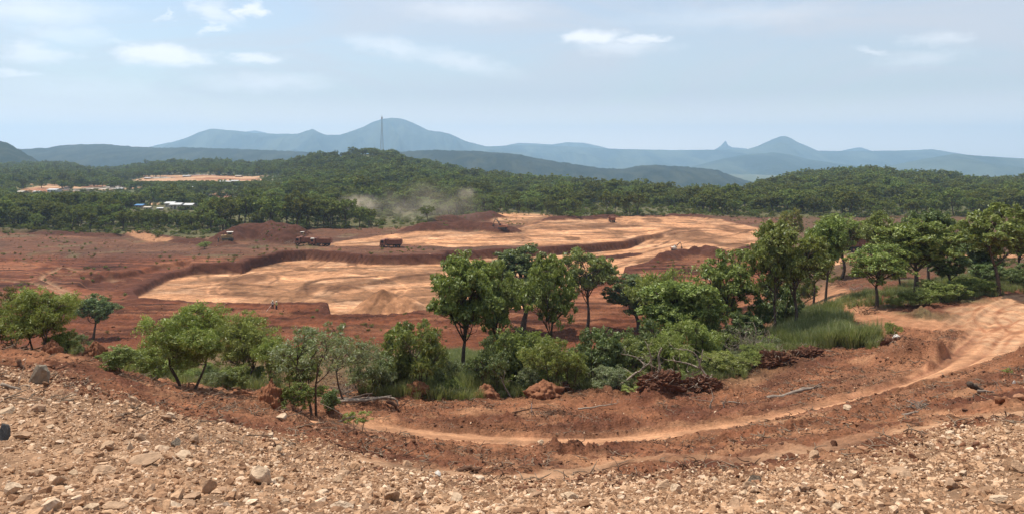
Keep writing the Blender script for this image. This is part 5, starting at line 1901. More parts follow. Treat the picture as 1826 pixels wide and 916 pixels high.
grass_patch('tall_grass', 'tall pale green grass beside the big full tree and among the middle trees',
            [([(1385, 612), (1400, 575), (1450, 560), (1500, 575), (1520, 600), (1560, 607), (1540, 618), (1480, 622), (1420, 622)], 3.2),
             ([(690, 700), (700, 668), (760, 640), (830, 640), (900, 660), (900, 705), (800, 705)], 5.0)], 2200, 0.9, 1.9, 61, 1.2)
grass_patch('verge_grass', 'low green grass and weeds along the edge of the bushes',
            [([(640, 706), (760, 665), (900, 650), (1100, 650), (1300, 625), (1400, 600), (1560, 600), (1560, 620), (1400, 632), (1340, 668), (1200, 690), (1000, 706), (800, 712)], 3.4),
             ([(1500, 552), (1600, 545), (1700, 538), (1826, 520), (1900, 500), (1900, 478), (1700, 492), (1560, 520), (1480, 540)], 2.6),
             ([(120, 640), (190, 655), (330, 690), (470, 700), (520, 715), (520, 690), (400, 668), (280, 655)], 0.5)], 2200, 0.5, 1.1, 62, 1.4)
# ------------------------------------------------------------------ dead wood, mounds, debris
def view_pts(px, py, pts, dist=None, dz=0.0):
    """photo offsets in pixels -> world points in the upright plane at the spot's distance; third value is metres further away"""
    x, y = (cast(px, py, None, 20) if dist is None else ((px - CX) / F * dist, dist))
    z = ground_z(x, y) + dz
    k = y / F
    return [(x + q[0] * k, y + (q[2] if len(q) > 2 else 0), z - q[1] * k) for q in pts], (x, y, z), k


def dead_branch(px, py, runs, rad, mat, name, label, cat, dist=None, twigs=6, seed=0, dz=0.0, group=None):
    rr = np.random.default_rng(seed + 900)
    m = MB()
    org = None
    for q, run in enumerate(runs):
        P, org, k = view_pts(px, py, run, dist, dz)
        P = smooth_line([np.array(p) - np.array(org) for p in P], 4)
        P = [tuple(np.array(p) + rr.normal(size=3) * rad * 0.25) for p in P]
        r_ = rad * (1.0 if q == 0 else 0.6)
        m.tube(P, np.linspace(r_, r_ * 0.4, len(P)), 7)
        for _ in range(twigs):
            a = np.array(P[rr.integers(len(P) // 3, len(P))])
            v = rr.normal(size=3) * rad * 7
            v[2] = abs(v[2]) * 0.8
            m.tube(curve_pts(a, a + v, 4, 0.3, rr), np.linspace(r_ * 0.3, r_ * 0.07, 4), 4)
    return tag(obj(name, m.mesh(name, M[mat], True), None, org), label, cat, group)


dead_branch(1100, 690, [[(0, 0), (30, -18, .3), (52, -36, .2), (62, -48)], [(52, -36), (36, -50, .4), (8, -58, .3)], [(62, -30), (58, -62, -.3), (50, -82)]], 0.085, 'bark_pale', 'bleached_branch', 'bleached forked branch sticking up from the left of the root heap', 'branch', 50, 5, 1, 0.3)
dead_branch(1172, 698, [[(0, 0), (4, -22), (2, -42), (8, -56)]], 0.11, 'bark_pale', 'bleached_branch', 'short pale upright limb on top of the upturned root heap', 'branch', 52, 2, 2, 0.5)
dead_branch(1264, 672, [[(0, 0), (-14, -16, .2), (-34, -22, .5), (-64, -30, .4)], [(-14, -16), (-26, -46, .1), (-60, -52, .3)], [(-18, -18), (-10, -52)]], 0.085, 'bark_pale', 'bleached_branch', 'long grey white branch reaching left over the bright bushes', 'branch', 51, 5, 3, 0.3)
dead_branch(1142, 692, [[(20, 0), (-10, -6, -.2), (-36, -2), (-60, 16)], [(-10, -6), (-30, -16), (-34, -26)]], 0.08, 'bark', 'dark_branch', 'dark arching branch left of the upturned root heap', 'branch', 51, 4, 4)
dead_branch(912, 694, [[(0, 0), (-14, -26), (-22, -40, .2), (-50, -58, .3)], [(-14, -26), (-12, -50)]], 0.06, 'wood_grey', 'grey_branch', 'thin grey branch rising from the bank left of the two soil mounds', 'branch', 50, 5, 5)
dead_branch(1215, 690, [[(0, 0), (12, -18), (30, -24, .2), (40, -34)]], 0.06, 'bark', 'dark_branch', 'short dark branch right of the upturned root heap', 'branch', 52, 4, 6)
for i, (a, b, run, rad, mt, lab) in enumerate([
    (668, 718, [(-74, -8), (-30, -8), (28, -10, .3)], 0.10, 'wood_grey', 'upper grey trunk in the pile of felled logs left of the dirt road'),
    (650, 722, [(-50, 0), (0, -4), (46, -8), (62, 8)], 0.10, 'bark_pale', 'pale crooked trunk in the pile of felled logs, nearest the road'),
    (628, 714, [(-40, 8, .4), (10, 2, .5), (34, -2, .6)], 0.12, 'bark', 'dark trunk half hidden in the pile of felled logs'),
    (700, 727, [(-8, -10), (6, 0), (10, 8)], 0.13, 'root', 'dark broken stump end at the right of the felled logs'),
    (606, 748, [(-34, 12), (-10, 6), (14, -4), (26, -6)], 0.10, 'bark_pale', 'pale curved stick lying at the start of the dirt road'),
    (1425, 700, [(-56, 8), (-20, 2), (18, -8), (40, -12)], 0.13, 'wood_grey', 'fallen grey trunk lying on the dark soil left of the red soil heap'),
    (1440, 694, [(-22, 4), (0, -2), (30, 4)], 0.06, 'bark_pale', 'thin pale limb beside the fallen grey trunk'),
    (1746, 703, [(-20, -10), (-4, -2), (12, 8)], 0.14, 'bark', 'dark fallen log above the second track at right'),
    (838, 839, [(-22, 2), (0, -2), (22, -2)], 0.09, 'root', 'dark thick root lying on the sandy patch'),
    (1275, 728, [(-4, 10), (-8, 0), (-6, -9)], 0.07, 'bark_pale', 'left prong of the pale forked stump by the road'),
    (1286, 728, [(0, 8), (4, 0), (3, -9)], 0.07, 'bark_pale', 'right prong of the pale forked stump by the road'),
    (422, 776, [(-10, 12), (0, 0), (8, -14)], 0.022, 'bark_pale', 'pale thin stick leaning in the middle of the left rubble'),
    (25, 742, [(-22, -8), (0, -2), (20, 6)], 0.05, 'bark_pale', 'pale broken root at the left edge above the slate block'),
    (452, 827, [(-36, 2), (0, -2), (34, -2)], 0.02, 'bark', 'thin dark stick lying above the split cream boulder'),
    (1796, 842, [(-4, -12), (0, 0), (4, 14)], 0.022, 'root', 'dark stick standing in the right hand rubble near the edge'),
    (1568, 904, [(-16, 12), (0, 0), (10, -12)], 0.022, 'root', 'stick leaning at the bottom edge in the right rubble'),
    (232, 636, [(-8, 10), (0, 0), (6, -10)], 0.04, 'bark_pale', 'pale broken post stub on the crest by the green bush'),
    (238, 660, [(-40, 6), (0, 0), (36, 8)], 0.05, 'root', 'dark root lying across the crest soil below the green bush'),
    (44, 664, [(-12, -16), (0, 0), (14, 16)], 0.07, 'root', 'brown root slab leaning behind the grey boulder'),
    (1770, 700, [(-26, -4), (0, 0), (20, 2)], 0.05, 'wood_grey', 'thin grey stick right of the dark fallen log'),
    (940, 736, [(-26, 4), (0, -2), (28, -6)], 0.06, 'root', 'dark root among the twigs on the far verge of the dirt road'),
    (1060, 728, [(-30, 4), (0, 0), (40, -6)], 0.06, 'bark_pale', 'pale root on the far verge below the upturned root heap'),
    (1330, 716, [(-30, -4), (0, 0), (34, 8)], 0.05, 'wood_grey', 'grey stick on the soil right of the forked stump'),
    (1640, 735, [(-30, 6), (0, 0), (26, -6)], 0.06, 'wood_grey', 'grey stick in the litter between the two tracks'),
]):
    nm = {'stump': 'stump', 'stick': 'stick', 'trunk': 'felled_log', 'log': 'felled_log', 'root': 'root'}
    w0 = next((w for w in ('stump', 'trunk', 'log', 'root', 'stick') if w in lab.split('hidden')[0].split(' of ')[0].split(' by ')[0]), 'stick')
    dead_branch(a, b, [run], rad, mt, nm[w0], lab, w0, None, 0 if mt == 'bark' else 3 if rad < 0.08 else 1, 20 + i, rad * 0.6)


def rough_mound(name, label, px, py, wpx, hpx, mat, dist=None, peak=1.5, seed=0, cat='mound'):
    x, y = (cast(px, py, None, 20) if dist is None else ((px - CX) / F * dist, dist))
    z = ground_z(x, y)
    k = y / F
    bm = bmesh.new()
    bmesh.ops.create_icosphere(bm, subdivisions=5, radius=1.0)
    P = np.array([v.co[:] for v in bm.verts])
    n = fbm(P[:, 0] * 2 + seed, P[:, 1] * 2 + P[:, 2] * 2.7, 1.0, 5, seed, 0.62)
    n2 = fbm(P[:, 0] * 7 + seed, P[:, 1] * 7 + P[:, 2] * 9, 1.0, 3, seed + 5, 0.62)
    hh = np.clip(P[:, 2], -0.2, 1)
    f = (1 - np.clip(hh, 0, 1) ** peak * 0.72) * (1 + n * 0.5 + n2 * 0.22)
    P[:, 0] *= f * wpx * k / 2
    P[:, 1] *= f * wpx * k / 2
    P[:, 2] = (hh + n * 0.22 * (hh > 0) + n2 * 0.12) * hpx * k
    for v, p in zip(bm.verts, P):
        v.co = p
    me = bpy.data.meshes.new(name)
    bm.to_mesh(me)
    bm.free()
    me.materials.append(M[mat])
    for p in me.polygons:
        p.use_smooth = True
    return tag(obj(name, me, None, (x, y, z)), label, cat)


rough_mound('termite_mound', 'red termite mound carrying the small round dark tree', 168, 628, 44, 34, 'mound', 31.6, 1.2, 1)
rough_mound('termite_mound', 'low red brown mound on the crest in front of the left hand pale tree', 92, 630, 34, 26, 'mound', 29.6, 2.0, 2)
rough_mound('termite_mound', 'pointed dark red mound on the slope right of the spreading trees', 484, 722, 46, 44, 'mound', None, 1.3, 3)
rough_mound('soil_lump', 'rounded red lump on the bank below the dark dense tree', 866, 712, 52, 26, 'mound', None, 2, 4)
rough_mound('soil_lump', 'smooth topped ochre mound on the bank left of centre', 970, 708, 62, 28, 'mound', None, 2.2, 5)
rough_mound('soil_lump', 'low red lump behind the right end of the felled logs', 742, 706, 44, 18, 'mound', None, 2, 6)
rough_mound('soil_lump', 'dark red lump under the thin crowned tree, right side', 592, 690, 30, 18, 'mound', 38, 2, 7)
rough_mound('soil_lump', 'brown clod heap left of the pointed dark red mound', 430, 705, 40, 14, 'mound', None, 2, 8)


def root_heap(px, py, wpx, hpx, label, seed, n=46, dist=None, mats=('root', 'mound')):
    """upturned root plate: a body of soil with roots sticking out of it"""
    rr = np.random.default_rng(seed)
    x, y = (cast(px, py, None, 20) if dist is None else ((px - CX) / F * dist, dist))
    z = ground_z(x, y)
    k = y / F
    w, h = wpx * k / 2, hpx * k
    root = bpy.data.objects.new('root_heap', None)
    COL.objects.link(root)
    root.location = (x, y, z)
    tag(root, label, 'root heap')
    bm = bmesh.new()
    bmesh.ops.create_icosphere(bm, subdivisions=5, radius=1.0)
    P = np.array([v.co[:] for v in bm.verts])
    n1 = fbm(P[:, 0] * 3 + seed, P[:, 1] * 3 + P[:, 2] * 3.3, 1.0, 5, seed, 0.65)
    n2 = fbm(P[:, 0] * 9 + seed, P[:, 1] * 9 + P[:, 2] * 11, 1.0, 3, seed + 5, 0.65)
    f = 1 + n1 * 0.75 + n2 * 0.28
    P *= f[:, None] * np.array([w * 0.85, w * 0.5, h * 0.62])
    for v, c in zip(bm.verts, P):
        v.co = c
    sm = bpy.data.meshes.new('root_heap_soil')
    bm.to_mesh(sm)
    bm.free()
    sm.materials.append(M['mound_dark'])
    child('soil', sm, root)
    m = MB()
    for _ in range(n):
        a = rr.uniform(0, 6.28)
        c = np.array([rr.normal() * w * 0.4, rr.normal() * w * 0.25, h * rr.uniform(0.1, 0.5)])
        e = c + np.array([math.cos(a) * w * 0.6, math.sin(a) * w * 0.5, rr.uniform(-0.2, 0.75) * h]) * rr.uniform(0.5, 1.2)
        r_ = rr.uniform(0.010, 0.035)
        m.tube(curve_pts(c, e, 6, 0.5, rr), np.linspace(r_, r_ * 0.3, 6), 5)
    m2 = MB()
    for _ in range(n // 2):
        a = rr.uniform(0, 6.28)
        c = np.array([rr.normal() * w * 0.5, rr.normal() * w * 0.35, h * rr.uniform(0.1, 0.7)])
        e = c + np.array([math.cos(a) * w * 0.5, math.sin(a) * w * 0.4, rr.uniform(-0.3, 0.5) * h]) * rr.uniform(0.4, 1.0)
        r_ = rr.uniform(0.012, 0.03)
        m2.tube(curve_pts(c, e, 6, 0.6, rr), np.linspace(r_, r_ * 0.3, 6), 5)
    tag(child('pale_roots', m2.mesh('root_heap_pale_roots', M['bark_pale'], True), root), kind='stuff')
    tag(child('roots', m.mesh('root_heap_roots', M[mats[0]], True), root), kind='stuff')
    return root


root_heap(1178, 712, 84, 34, 'large upturned root heap of dark red soil and pale roots on the bank', 1, 60)
root_heap(1250, 696, 70, 30, 'smaller tangle of red roots right of the large upturned root heap', 2, 40)
root_heap(1000, 702, 60, 18, 'flat stack of dark roots behind the smooth topped mound', 3, 40)
root_heap(1385, 655, 80, 34, 'red root tangle below the patch of tall grass, left part', 4, 44)
root_heap(1440, 640, 60, 20, 'low root tangle under the middle of the tall grass', 5, 30)
root_heap(1600, 622, 50, 22, 'roots and soil around the white boulder', 6, 30)


def brush_pile(px, py, wpx, hpx, mat, label, seed, n=120, dist=None):
    rr = np.random.default_rng(seed + 50)
    x, y = (cast(px, py, None, 20) if dist is None else ((px - CX) / F * dist, dist))
    z = ground_z(x, y)
    k = y / F
    w, h = wpx * k / 2, hpx * k
    m = MB()
    for _ in range(n):
        c = np.array([rr.normal() * w * 0.45, rr.normal() * w * 0.3, abs(rr.normal()) * h * 0.3])
        a = rr.uniform(0, 6.28)
        L = rr.uniform(0.3, 1.0) * w * 0.8
        e = c + np.array([math.cos(a) * L, math.sin(a) * L * 0.7, rr.uniform(-0.1, 0.7) * h])
        r_ = rr.uniform(0.008, 0.035)
        m.tube(curve_pts(c, e, 4, 0.3, rr), np.linspace(r_, r_ * 0.3, 4), 4)
    return tag(obj('brush_pile', m.mesh('brush_pile', M[mat], True), None, (x, y, z)), label, 'brush pile')


brush_pile(1335, 640, 90, 56, 'wood_grey', 'grey tangle of dead branches left of the tall grass', 1, 170)
brush_pile(1310, 628, 60, 40, 'root', 'dark brown tangle behind the grey dead branches', 2, 120)
brush_pile(1050, 668, 60, 40, 'wood_grey', 'thin bare twigs among the dark bushes of the middle bank', 3, 80, 54)
brush_pile(610, 705, 60, 22, 'wood_grey', 'grey brushwood behind the felled logs', 4, 90)
brush_pile(1000, 740, 70, 10, 'root', 'dark twigs strewn on the far verge of the dirt road', 5, 80)
brush_pile(1540, 520, 50, 12, 'wood_grey', 'grey brushwood under the bare trunks beside the dirt branch road', 6, 60)
brush_pile(1500, 510, 60, 10, 'root', 'dark brushwood left of the low spreading tree', 7, 60)
brush_pile(517, 437, 26, 9, 'bark_pale', 'pale felled branches lying in front of the left red truck', 8, 50)
brush_pile(1650, 726, 50, 12, 'wood_grey', 'small heap of grey twigs in the litter right of centre', 9, 60)
brush_pile(1545, 560, 40, 16, 'root', 'dark twigs right of the tall grass beside the branch road', 10, 50)
brush_pile(640, 692, 70, 20, 'root', 'dark brushwood on the bank above the felled logs', 11, 70)


def strewn(name, label, mat, n, dmin, dmax, test, smin, smax, seed, pxl=(-20, 1850)):
    r_ = np.random.default_rng(seed)
    Y = np.sqrt(r_.uniform(dmin ** 2, dmax ** 2, n))
    X = r_.uniform(-0.76, 0.76, n) * Y
    PX = CX + F * X / Y
    k = test(X, Y, PX, r_)
    X, Y = X[k], Y[k]
    Z = terrain(X, Y)
    s = r_.uniform(smin, smax, len(X))
    vs = []
    for i in range(5):
        m = MB()
        rr = np.random.default_rng(seed * 3 + i)
        for j in range(3):
            a = rr.uniform(0, 6.28)
            c = rr.normal(size=3) * (0.2, 0.2, 0.02)
            e = c + np.array([math.cos(a), math.sin(a), rr.uniform(0, 0.35)]) * rr.uniform(0.4, 1.0)
            m.tube(curve_pts(c, e, 4, 0.3, rr), np.linspace(0.045, 0.02, 4), 4)
        vs.append(m.mesh(name, M[mat], True))
    rot = np.stack([s * 0, s * 0, r_.uniform(0, 6.28, len(X))], -1)
    print(name, len(X))
    return tag(scatter_object(name, np.stack([X, Y, Z + 0.02], -1), np.stack([s, s, s], -1), rot, vs), label, kind='stuff')


strewn('twig_litter', 'pale and grey twigs littering the red soil by the tracks', 'twig', 7000, 17, 66, t_soil, 0.12, 0.5, 71)
strewn('root_litter', 'dark roots and sticks littering the red soil', 'root', 6000, 17, 66, t_soil, 0.12, 0.5, 72)
st = MB().tube([(0, 0, -0.1), (0, 0, 0.62)], [0.03], 6)
x, y, z = spot(948, 738)
tag(obj('survey_stake', st.mesh('survey_stake', M['rock_white']), None, (x, y, z)), 'white survey stake beside the dirt road', 'stake')

# ------------------------------------------------------------------ machines
M['red_paint'] = surface('red_paint', (0.17, 0.058, 0.036), (0.30, 0.125, 0.075), 1.6, 0.65, 0.15, 8, 0, 0.1)
M['orange_cab'] = surface('orange_cab', (0.34, 0.13, 0.06), (0.42, 0.20, 0.11), 1.6, 0.6, 0.1)
M['yellow_paint'] = surface('yellow_paint', (0.30, 0.18, 0.07), (0.38, 0.26, 0.12), 1.6, 0.6, 0.1)
M['pale_paint'] = surface('pale_paint', (0.55, 0.5, 0.42), (0.7, 0.66, 0.58), 1.6, 0.6, 0.1)
M['tyre'] = surface('tyre', (0.02, 0.018, 0.016), (0.06, 0.045, 0.035), 3, 0.95, 0.2)
M['steel'] = surface('steel', (0.05, 0.045, 0.04), (0.12, 0.09, 0.07), 3, 0.7, 0.2)
M['glass_dark'] = surface('glass_dark', (0.02, 0.025, 0.03), (0.04, 0.045, 0.05), 1, 0.12, 0)
M['load'] = surface('load', (0.14, 0.06, 0.035), (0.26, 0.12, 0.07), 3, 0.95, 0.5)


def wheel(parent, x, y, r_, w):
    t = MB().tube([(x, y - w / 2, r_), (x, y - w * 0.35, r_), (x, y + w * 0.35, r_), (x, y + w / 2, r_)], [r_ * 0.9, r_, r_, r_ * 0.9], 18)
    o = child('wheel', t.mesh('wheel', M['tyre'], False), parent)
    s = 1 if y > 0 else -1
    h = MB().tube([(x, y + s * w * 0.44, r_), (x, y + s * w * 0.53, r_)], [r_ * 0.52, r_ * 0.4], 12)
    child('rim', h.mesh('rim', M['orange_cab']), o)
    return o


def dump_truck(label, px, py, heading, length=7.4, cabmat='red_paint', roofmat=None, z0=None, loaded=True, dist=None):
    if dist is None:
        x, y = flat(px, py, PLAT)
    else:
        x, y = (px - CX) / F * dist, dist
    z = ground_z(x, y)
    root = bpy.data.objects.new('dump_truck', None)
    COL.objects.link(root)
    root.location = (x, y, z)
    root.rotation_euler = (0, 0, R(heading))
    k = length / 7.4
    root.scale = (k, k, k)
    tag(root, label, 'truck', 'red dump trucks working on the plain')
    ch = MB()
    for s in (-1, 1):
        ch.box(-3.5, 3.2, s * 0.42 - 0.07, s * 0.42 + 0.07, 0.75, 1.0)
    for xx in (-3.4, -1.6, 0.2, 1.6):
        ch.box(xx, xx + 0.12, -0.36, 0.36, 0.77, 0.97)
    ch.box(0.3, 1.2, 0.55, 1.05, 0.55, 1.0).box(0.2, 1.0, -1.05, -0.55, 0.55, 1.0)
    child('chassis', ch.mesh('chassis', M['steel']), root)
    cab = MB().prism([(1.75, 0.75), (3.62, 0.75), (3.7, 1.55), (3.45, 2.55), (3.3, 2.68), (1.85, 2.68), (1.75, 2.55)], -1.15, 1.15)
    c = child('cab', cab.mesh('cab', M[cabmat]), root)
    if roofmat:
        child('roof', MB().box(1.7, 3.5, -1.2, 1.2, 2.69, 2.83, 0, 0.08).mesh('cab_roof', M[roofmat]), c)
    ws = MB().add([(3.685, -0.98, 1.62), (3.685, 0.98, 1.62), (3.50, 0.98, 2.42), (3.50, -0.98, 2.42)], [(0, 1, 2, 3)])
    ws.box(3.47, 3.5, -0.9, 0.9, 1.75, 2.3)
    child('windscreen', ws.mesh('windscreen', M['glass_dark']), c)
    for s in (-1, 1):
        child('side_window', MB().box(2.35, 3.2, s * 1.15 - 0.02, s * 1.15 + 0.02, 1.65, 2.4).mesh('side_window', M['glass_dark']), c)
        child('door', MB().box(2.25, 3.3, s * 1.152 - 0.012, s * 1.152 + 0.012, 0.85, 1.58).mesh('door', M[cabmat]), c)
        child('headlight', MB().tube([(3.6, s * 0.8, 1.0), (3.72, s * 0.8, 1.0)], [0.13], 10).mesh('headlight', M['pale_paint']), c)
        child('mirror', MB().box(3.4, 3.46, s * 1.36 - 0.12, s * 1.36 + 0.12, 1.9, 2.3).mesh('mirror', M['steel']), c)
    child('bumper', MB().box(3.55, 3.8, -1.18, 1.18, 0.55, 0.82).mesh('bumper', M['steel']), root)
    bed = MB()
    L0, L1, wd, zb, zt = -3.75, 1.35, 1.22, 1.18, 2.62
    bed.box(L0, L1, -wd, wd, zb, zb + 0.12)
    for s in (-1, 1):
        bed.box(L0, L1, s * wd - 0.05, s * wd + 0.05, zb + 0.12, zt)
        for xx in np.linspace(L0 + 0.1, L1 - 0.15, 8):
            bed.box(xx, xx + 0.1, s * (wd + 0.05) - 0.045 + s * 0.047, s * (wd + 0.05) + 0.045 + s * 0.047, zb, zt)
        bed.box(L0, L1, s * (wd + 0.06) - 0.06 + s * 0.05, s * (wd + 0.06) + 0.06 + s * 0.05, zt, zt + 0.13)
    bed.box(L1 - 0.06, L1 + 0.06, -wd - 0.05, wd + 0.05, zb + 0.12, zt + 0.25)
    bed.prism([(L1, zt + 0.25), (L1 + 0.75, zt + 0.30), (L1 + 0.75, zt + 0.36), (L1, zt + 0.33)], -wd, wd)
    b = child('dump_bed', bed.mesh('dump_bed', M['red_paint']), root)
    child('tailgate', MB().box(L0 - 0.12, L0, -wd - 0.04, wd + 0.04, zb, zt + 0.05).mesh('tailgate', M['red_paint']), b)
    if loaded:
        bm = bmesh.new()
        bmesh.ops.create_icosphere(bm, subdivisions=4, radius=1.0)
        for v in bm.verts:
            n = float(fbm(np.array([v.co.x * 3 + 5]), np.array([v.co.y * 3 + v.co.z]), 1.0, 3, 7)[0])
            v.co = Vector((v.co.x * 2.45 - 1.2, v.co.y * 1.12, 2.3 + max(v.co.z, -0.4) * (0.55 + n * 0.2)))
        me = bpy.data.meshes.new('load')
        bm.to_mesh(me)
        bm.free()
        me.materials.append(M['load'])
        child('load', me, b)
    child('mudguard', MB().box(-3.6, -0.7, 1.0, 1.22, 1.06, 1.12).box(-3.6, -0.7, -1.22, -1.0, 1.06, 1.12).mesh('mudguard', M['steel']), root)
    for xx in (2.7, -1.35, -2.65):
        for s in (-1, 1):
            wheel(root, xx, s * 1.0, 0.52, 0.42)
    return root


dump_truck('red dump truck driving left, the front one of the pair, mostly behind its follower', 546, 437.5, 184, 7.2)
dump_truck('red dump truck with a pale cab roof, second of the left hand pair, trailing dust', 572, 438.5, 178, 7.0, 'red_paint', 'pale_paint', loaded=True)
dump_truck('red dump truck alone in the middle of the haul road', 697, 439.5, 181, 7.2)
dump_truck('distant dump truck seen from behind on the upper sand', 1091, 396, 92, 6.4)
dump_truck('large red dump truck parked behind the right hand trees', 1540, 450, 4, 11.0, 'red_paint', None, None, False, 215)


def tracks(root, L, w, gauge, h):
    for s in (-1, 1):
        y0, y1 = s * gauge - w / 2, s * gauge + w / 2
        prof = [(-L / 2 + h * 0.3, 0.0), (L / 2 - h * 0.3, 0.0), (L / 2, h * 0.45), (L / 2 - h * 0.2, h), (-L / 2 + h * 0.2, h), (-L / 2, h * 0.45)]
        o = child('track', MB().prism(prof, y0, y1).mesh('track', M['steel']), root)
        for q in np.linspace(-L * 0.32, L * 0.32, 4):
            child('roller', MB().tube([(q, s * gauge + s * w * 0.5, h * 0.42), (q, s * gauge + s * w * 0.6, h * 0.42)], [h * 0.26], 10).mesh('roller', M['tyre']), o)


def excavator(label, px, py, heading, swing, mat, dist=None, size=1.0, boom_mat='steel'):
    x, y = flat(px, py, PLAT) if dist is None else ((px - CX) / F * dist, dist)
    z = ground_z(x, y)
    root = bpy.data.objects.new('excavator', None)
    COL.objects.link(root)
    root.location = (x, y, z)
    root.rotation_euler = (0, 0, R(heading))
    root.scale = (size,) * 3
    tag(root, label, 'excavator')
    tracks(root, 4.2, 0.6, 1.2, 0.9)
    body = MB().prism([(-2.3, 1.1), (1.2, 1.1), (1.2, 1.7), (0.4, 2.25), (-2.0, 2.35), (-2.4, 1.8)], -1.25, 1.25)
    b = child('body', body.mesh('body', M[mat]), root)
    child('counterweight', MB().prism([(-2.9, 1.15), (-2.42, 1.15), (-2.42, 2.2), (-2.85, 2.0)], -1.2, 1.2).mesh('counterweight', M['orange_cab']), b)
    cb = child('cab', MB().prism([(0.1, 1.72), (1.45, 1.72), (1.35, 2.9), (1.1, 3.05), (0.1, 3.05)], 0.3, 1.27).mesh('cab', M[mat]), b)
    child('window', MB().box(0.25, 1.2, 1.25, 1.29, 1.95, 2.85).mesh('window', M['glass_dark']), cb)
    child('window', MB().box(0.25, 1.2, 0.28, 0.31, 2.3, 2.85).mesh('window', M['glass_dark']), cb)
    bm_ = MB().tube([(1.2, 0, 1.6), (2.2, 0, 3.4), (3.4, 0, 4.6), (4.8, 0, 4.9)], [0.28, 0.34, 0.3, 0.2], 4)
    bo = child('boom', bm_.mesh('boom', M[boom_mat]), b)
    child('cylinder', MB().tube([(1.5, 0.2, 1.7), (3.0, 0.25, 4.0)], [0.1, 0.07], 8).mesh('hydraulic_cylinder', M['steel']), bo)
    stk = child('dipper', MB().tube([(4.4, 0, 5.3), (5.3, 0, 3.2), (5.5, 0, 2.2)], [0.16, 0.22, 0.14], 4).mesh('dipper', M[boom_mat]), b)
    child('bucket', MB().prism([(5.2, 2.2), (5.9, 2.0), (6.0, 1.3), (5.4, 0.9), (4.9, 1.3), (5.15, 1.5), (5.5, 1.45), (5.4, 1.9)], -0.5, 0.5).mesh('bucket', M['steel']), stk)
    return root


excavator('orange excavator with raised arm in front of the dark spoil bank', 896, 415.5, 150, 0, 'orange_cab', 287, 0.75)
excavator('small grey excavator half sunk behind the red plateau edge, arm folded', 1203, 462, 20, 0, 'pale_paint', 246, 0.5)


def bulldozer(label, px, py, heading, size=1.0):
    x, y = flat(px, py, PLAT)
    z = ground_z(x, y)
    root = bpy.data.objects.new('bulldozer', None)
    COL.objects.link(root)
    root.location = (x, y, z)
    root.rotation_euler = (0, 0, R(heading))
    root.scale = (size,) * 3
    tag(root, label, 'bulldozer')
    tracks(root, 3.6, 0.6, 1.05, 1.15)
    b = child('body', MB().prism([(-1.6, 0.9), (2.0, 0.9), (2.0, 1.95), (0.4, 2.05), (0.3, 1.6), (-1.6, 1.6)], -0.75, 0.75).mesh('body', M['yellow_paint']), root)
    child('exhaust', MB().tube([(1.2, 0.3, 1.95), (1.2, 0.3, 2.8)], [0.07], 8).mesh('exhaust', M['steel']), b)
    cb = child('cab', MB().box(-1.4, 0.1, -0.7, 0.7, 1.61, 2.85, 0, 0.08).mesh('cab', M['yellow_paint']), b)
    child('window', MB().box(-1.2, -0.1, -0.66, -0.62, 1.9, 2.65).box(-1.2, -0.1, 0.62, 0.66, 1.9, 2.65).mesh('window', M['glass_dark']), cb)
    child('roof', MB().box(-1.65, 0.3, -0.95, 0.95, 2.87, 2.98).mesh('cab_roof', M['pale_paint']), cb)
    bl = MB()
    pr = [(2.75, 0.1), (2.9, 0.3), (2.72, 0.7), (2.85, 1.25), (2.75, 1.28), (2.6, 0.7), (2.68, 0.3)]
    bl.prism(pr, -1.7, 1.7)
    bd = child('blade', bl.mesh('blade', M['steel']), root)
    child('push_arm', MB().box(-0.2, 2.65, 1.42, 1.55, 0.4, 0.6).box(-0.2, 2.65, -1.55, -1.42, 0.4, 0.6).mesh('push_arm', M['yellow_paint']), bd)
    return root


bulldozer('yellow bulldozer with a pale roof at the edge of the red ground', 406, 434, 200, 1.1)
bulldozer('small earth mover on the dark bank behind the first pair of trucks', 537, 423, 170, 0.7)

# ------------------------------------------------------------------ two people
M['skin'] = surface('skin', (0.10, 0.055, 0.035), (0.13, 0.07, 0.045), 8, 0.6, 0)
M['vest'] = surface('vest', (0.55, 0.55, 0.12), (0.65, 0.62, 0.25), 4, 0.8, 0.2)
M['shirt_white'] = surface('shirt_white', (0.55, 0.52, 0.46), (0.65, 0.62, 0.56), 4, 0.85, 0.2)
M['trousers'] = surface('trousers', (0.02, 0.022, 0.03), (0.04, 0.04, 0.05), 4, 0.9, 0.2)
M['helmet'] = surface('helmet', (0.7, 0.66, 0.5), (0.75, 0.72, 0.6), 4, 0.4, 0)


def skinned(name, pts, edges, radii, mat, root_i=0, lvl=2):
    me = bpy.data.meshes.new(name)
    me.from_pydata(pts, edges, [])
    o = bpy.data.objects.new(name, me)
    COL.objects.link(o)
    md = o.modifiers.new('skin', 'SKIN')
    for i, r_ in enumerate(radii):
        me.skin_vertices[0].data[i].radius = (r_, r_) if not hasattr(r_, '__len__') else r_
        me.skin_vertices[0].data[i].use_root = (i == root_i)
    sb = o.modifiers.new('sub', 'SUBSURF')
    sb.levels = sb.render_levels = lvl
    dg = bpy.context.evaluated_depsgraph_get()
    out = bpy.data.meshes.new_from_object(o.evaluated_get(dg))
    out.name = name
    bpy.data.objects.remove(o)
    out.materials.clear()
    out.materials.append(M[mat])
    for p in out.polygons:
        p.use_smooth = True
    return out


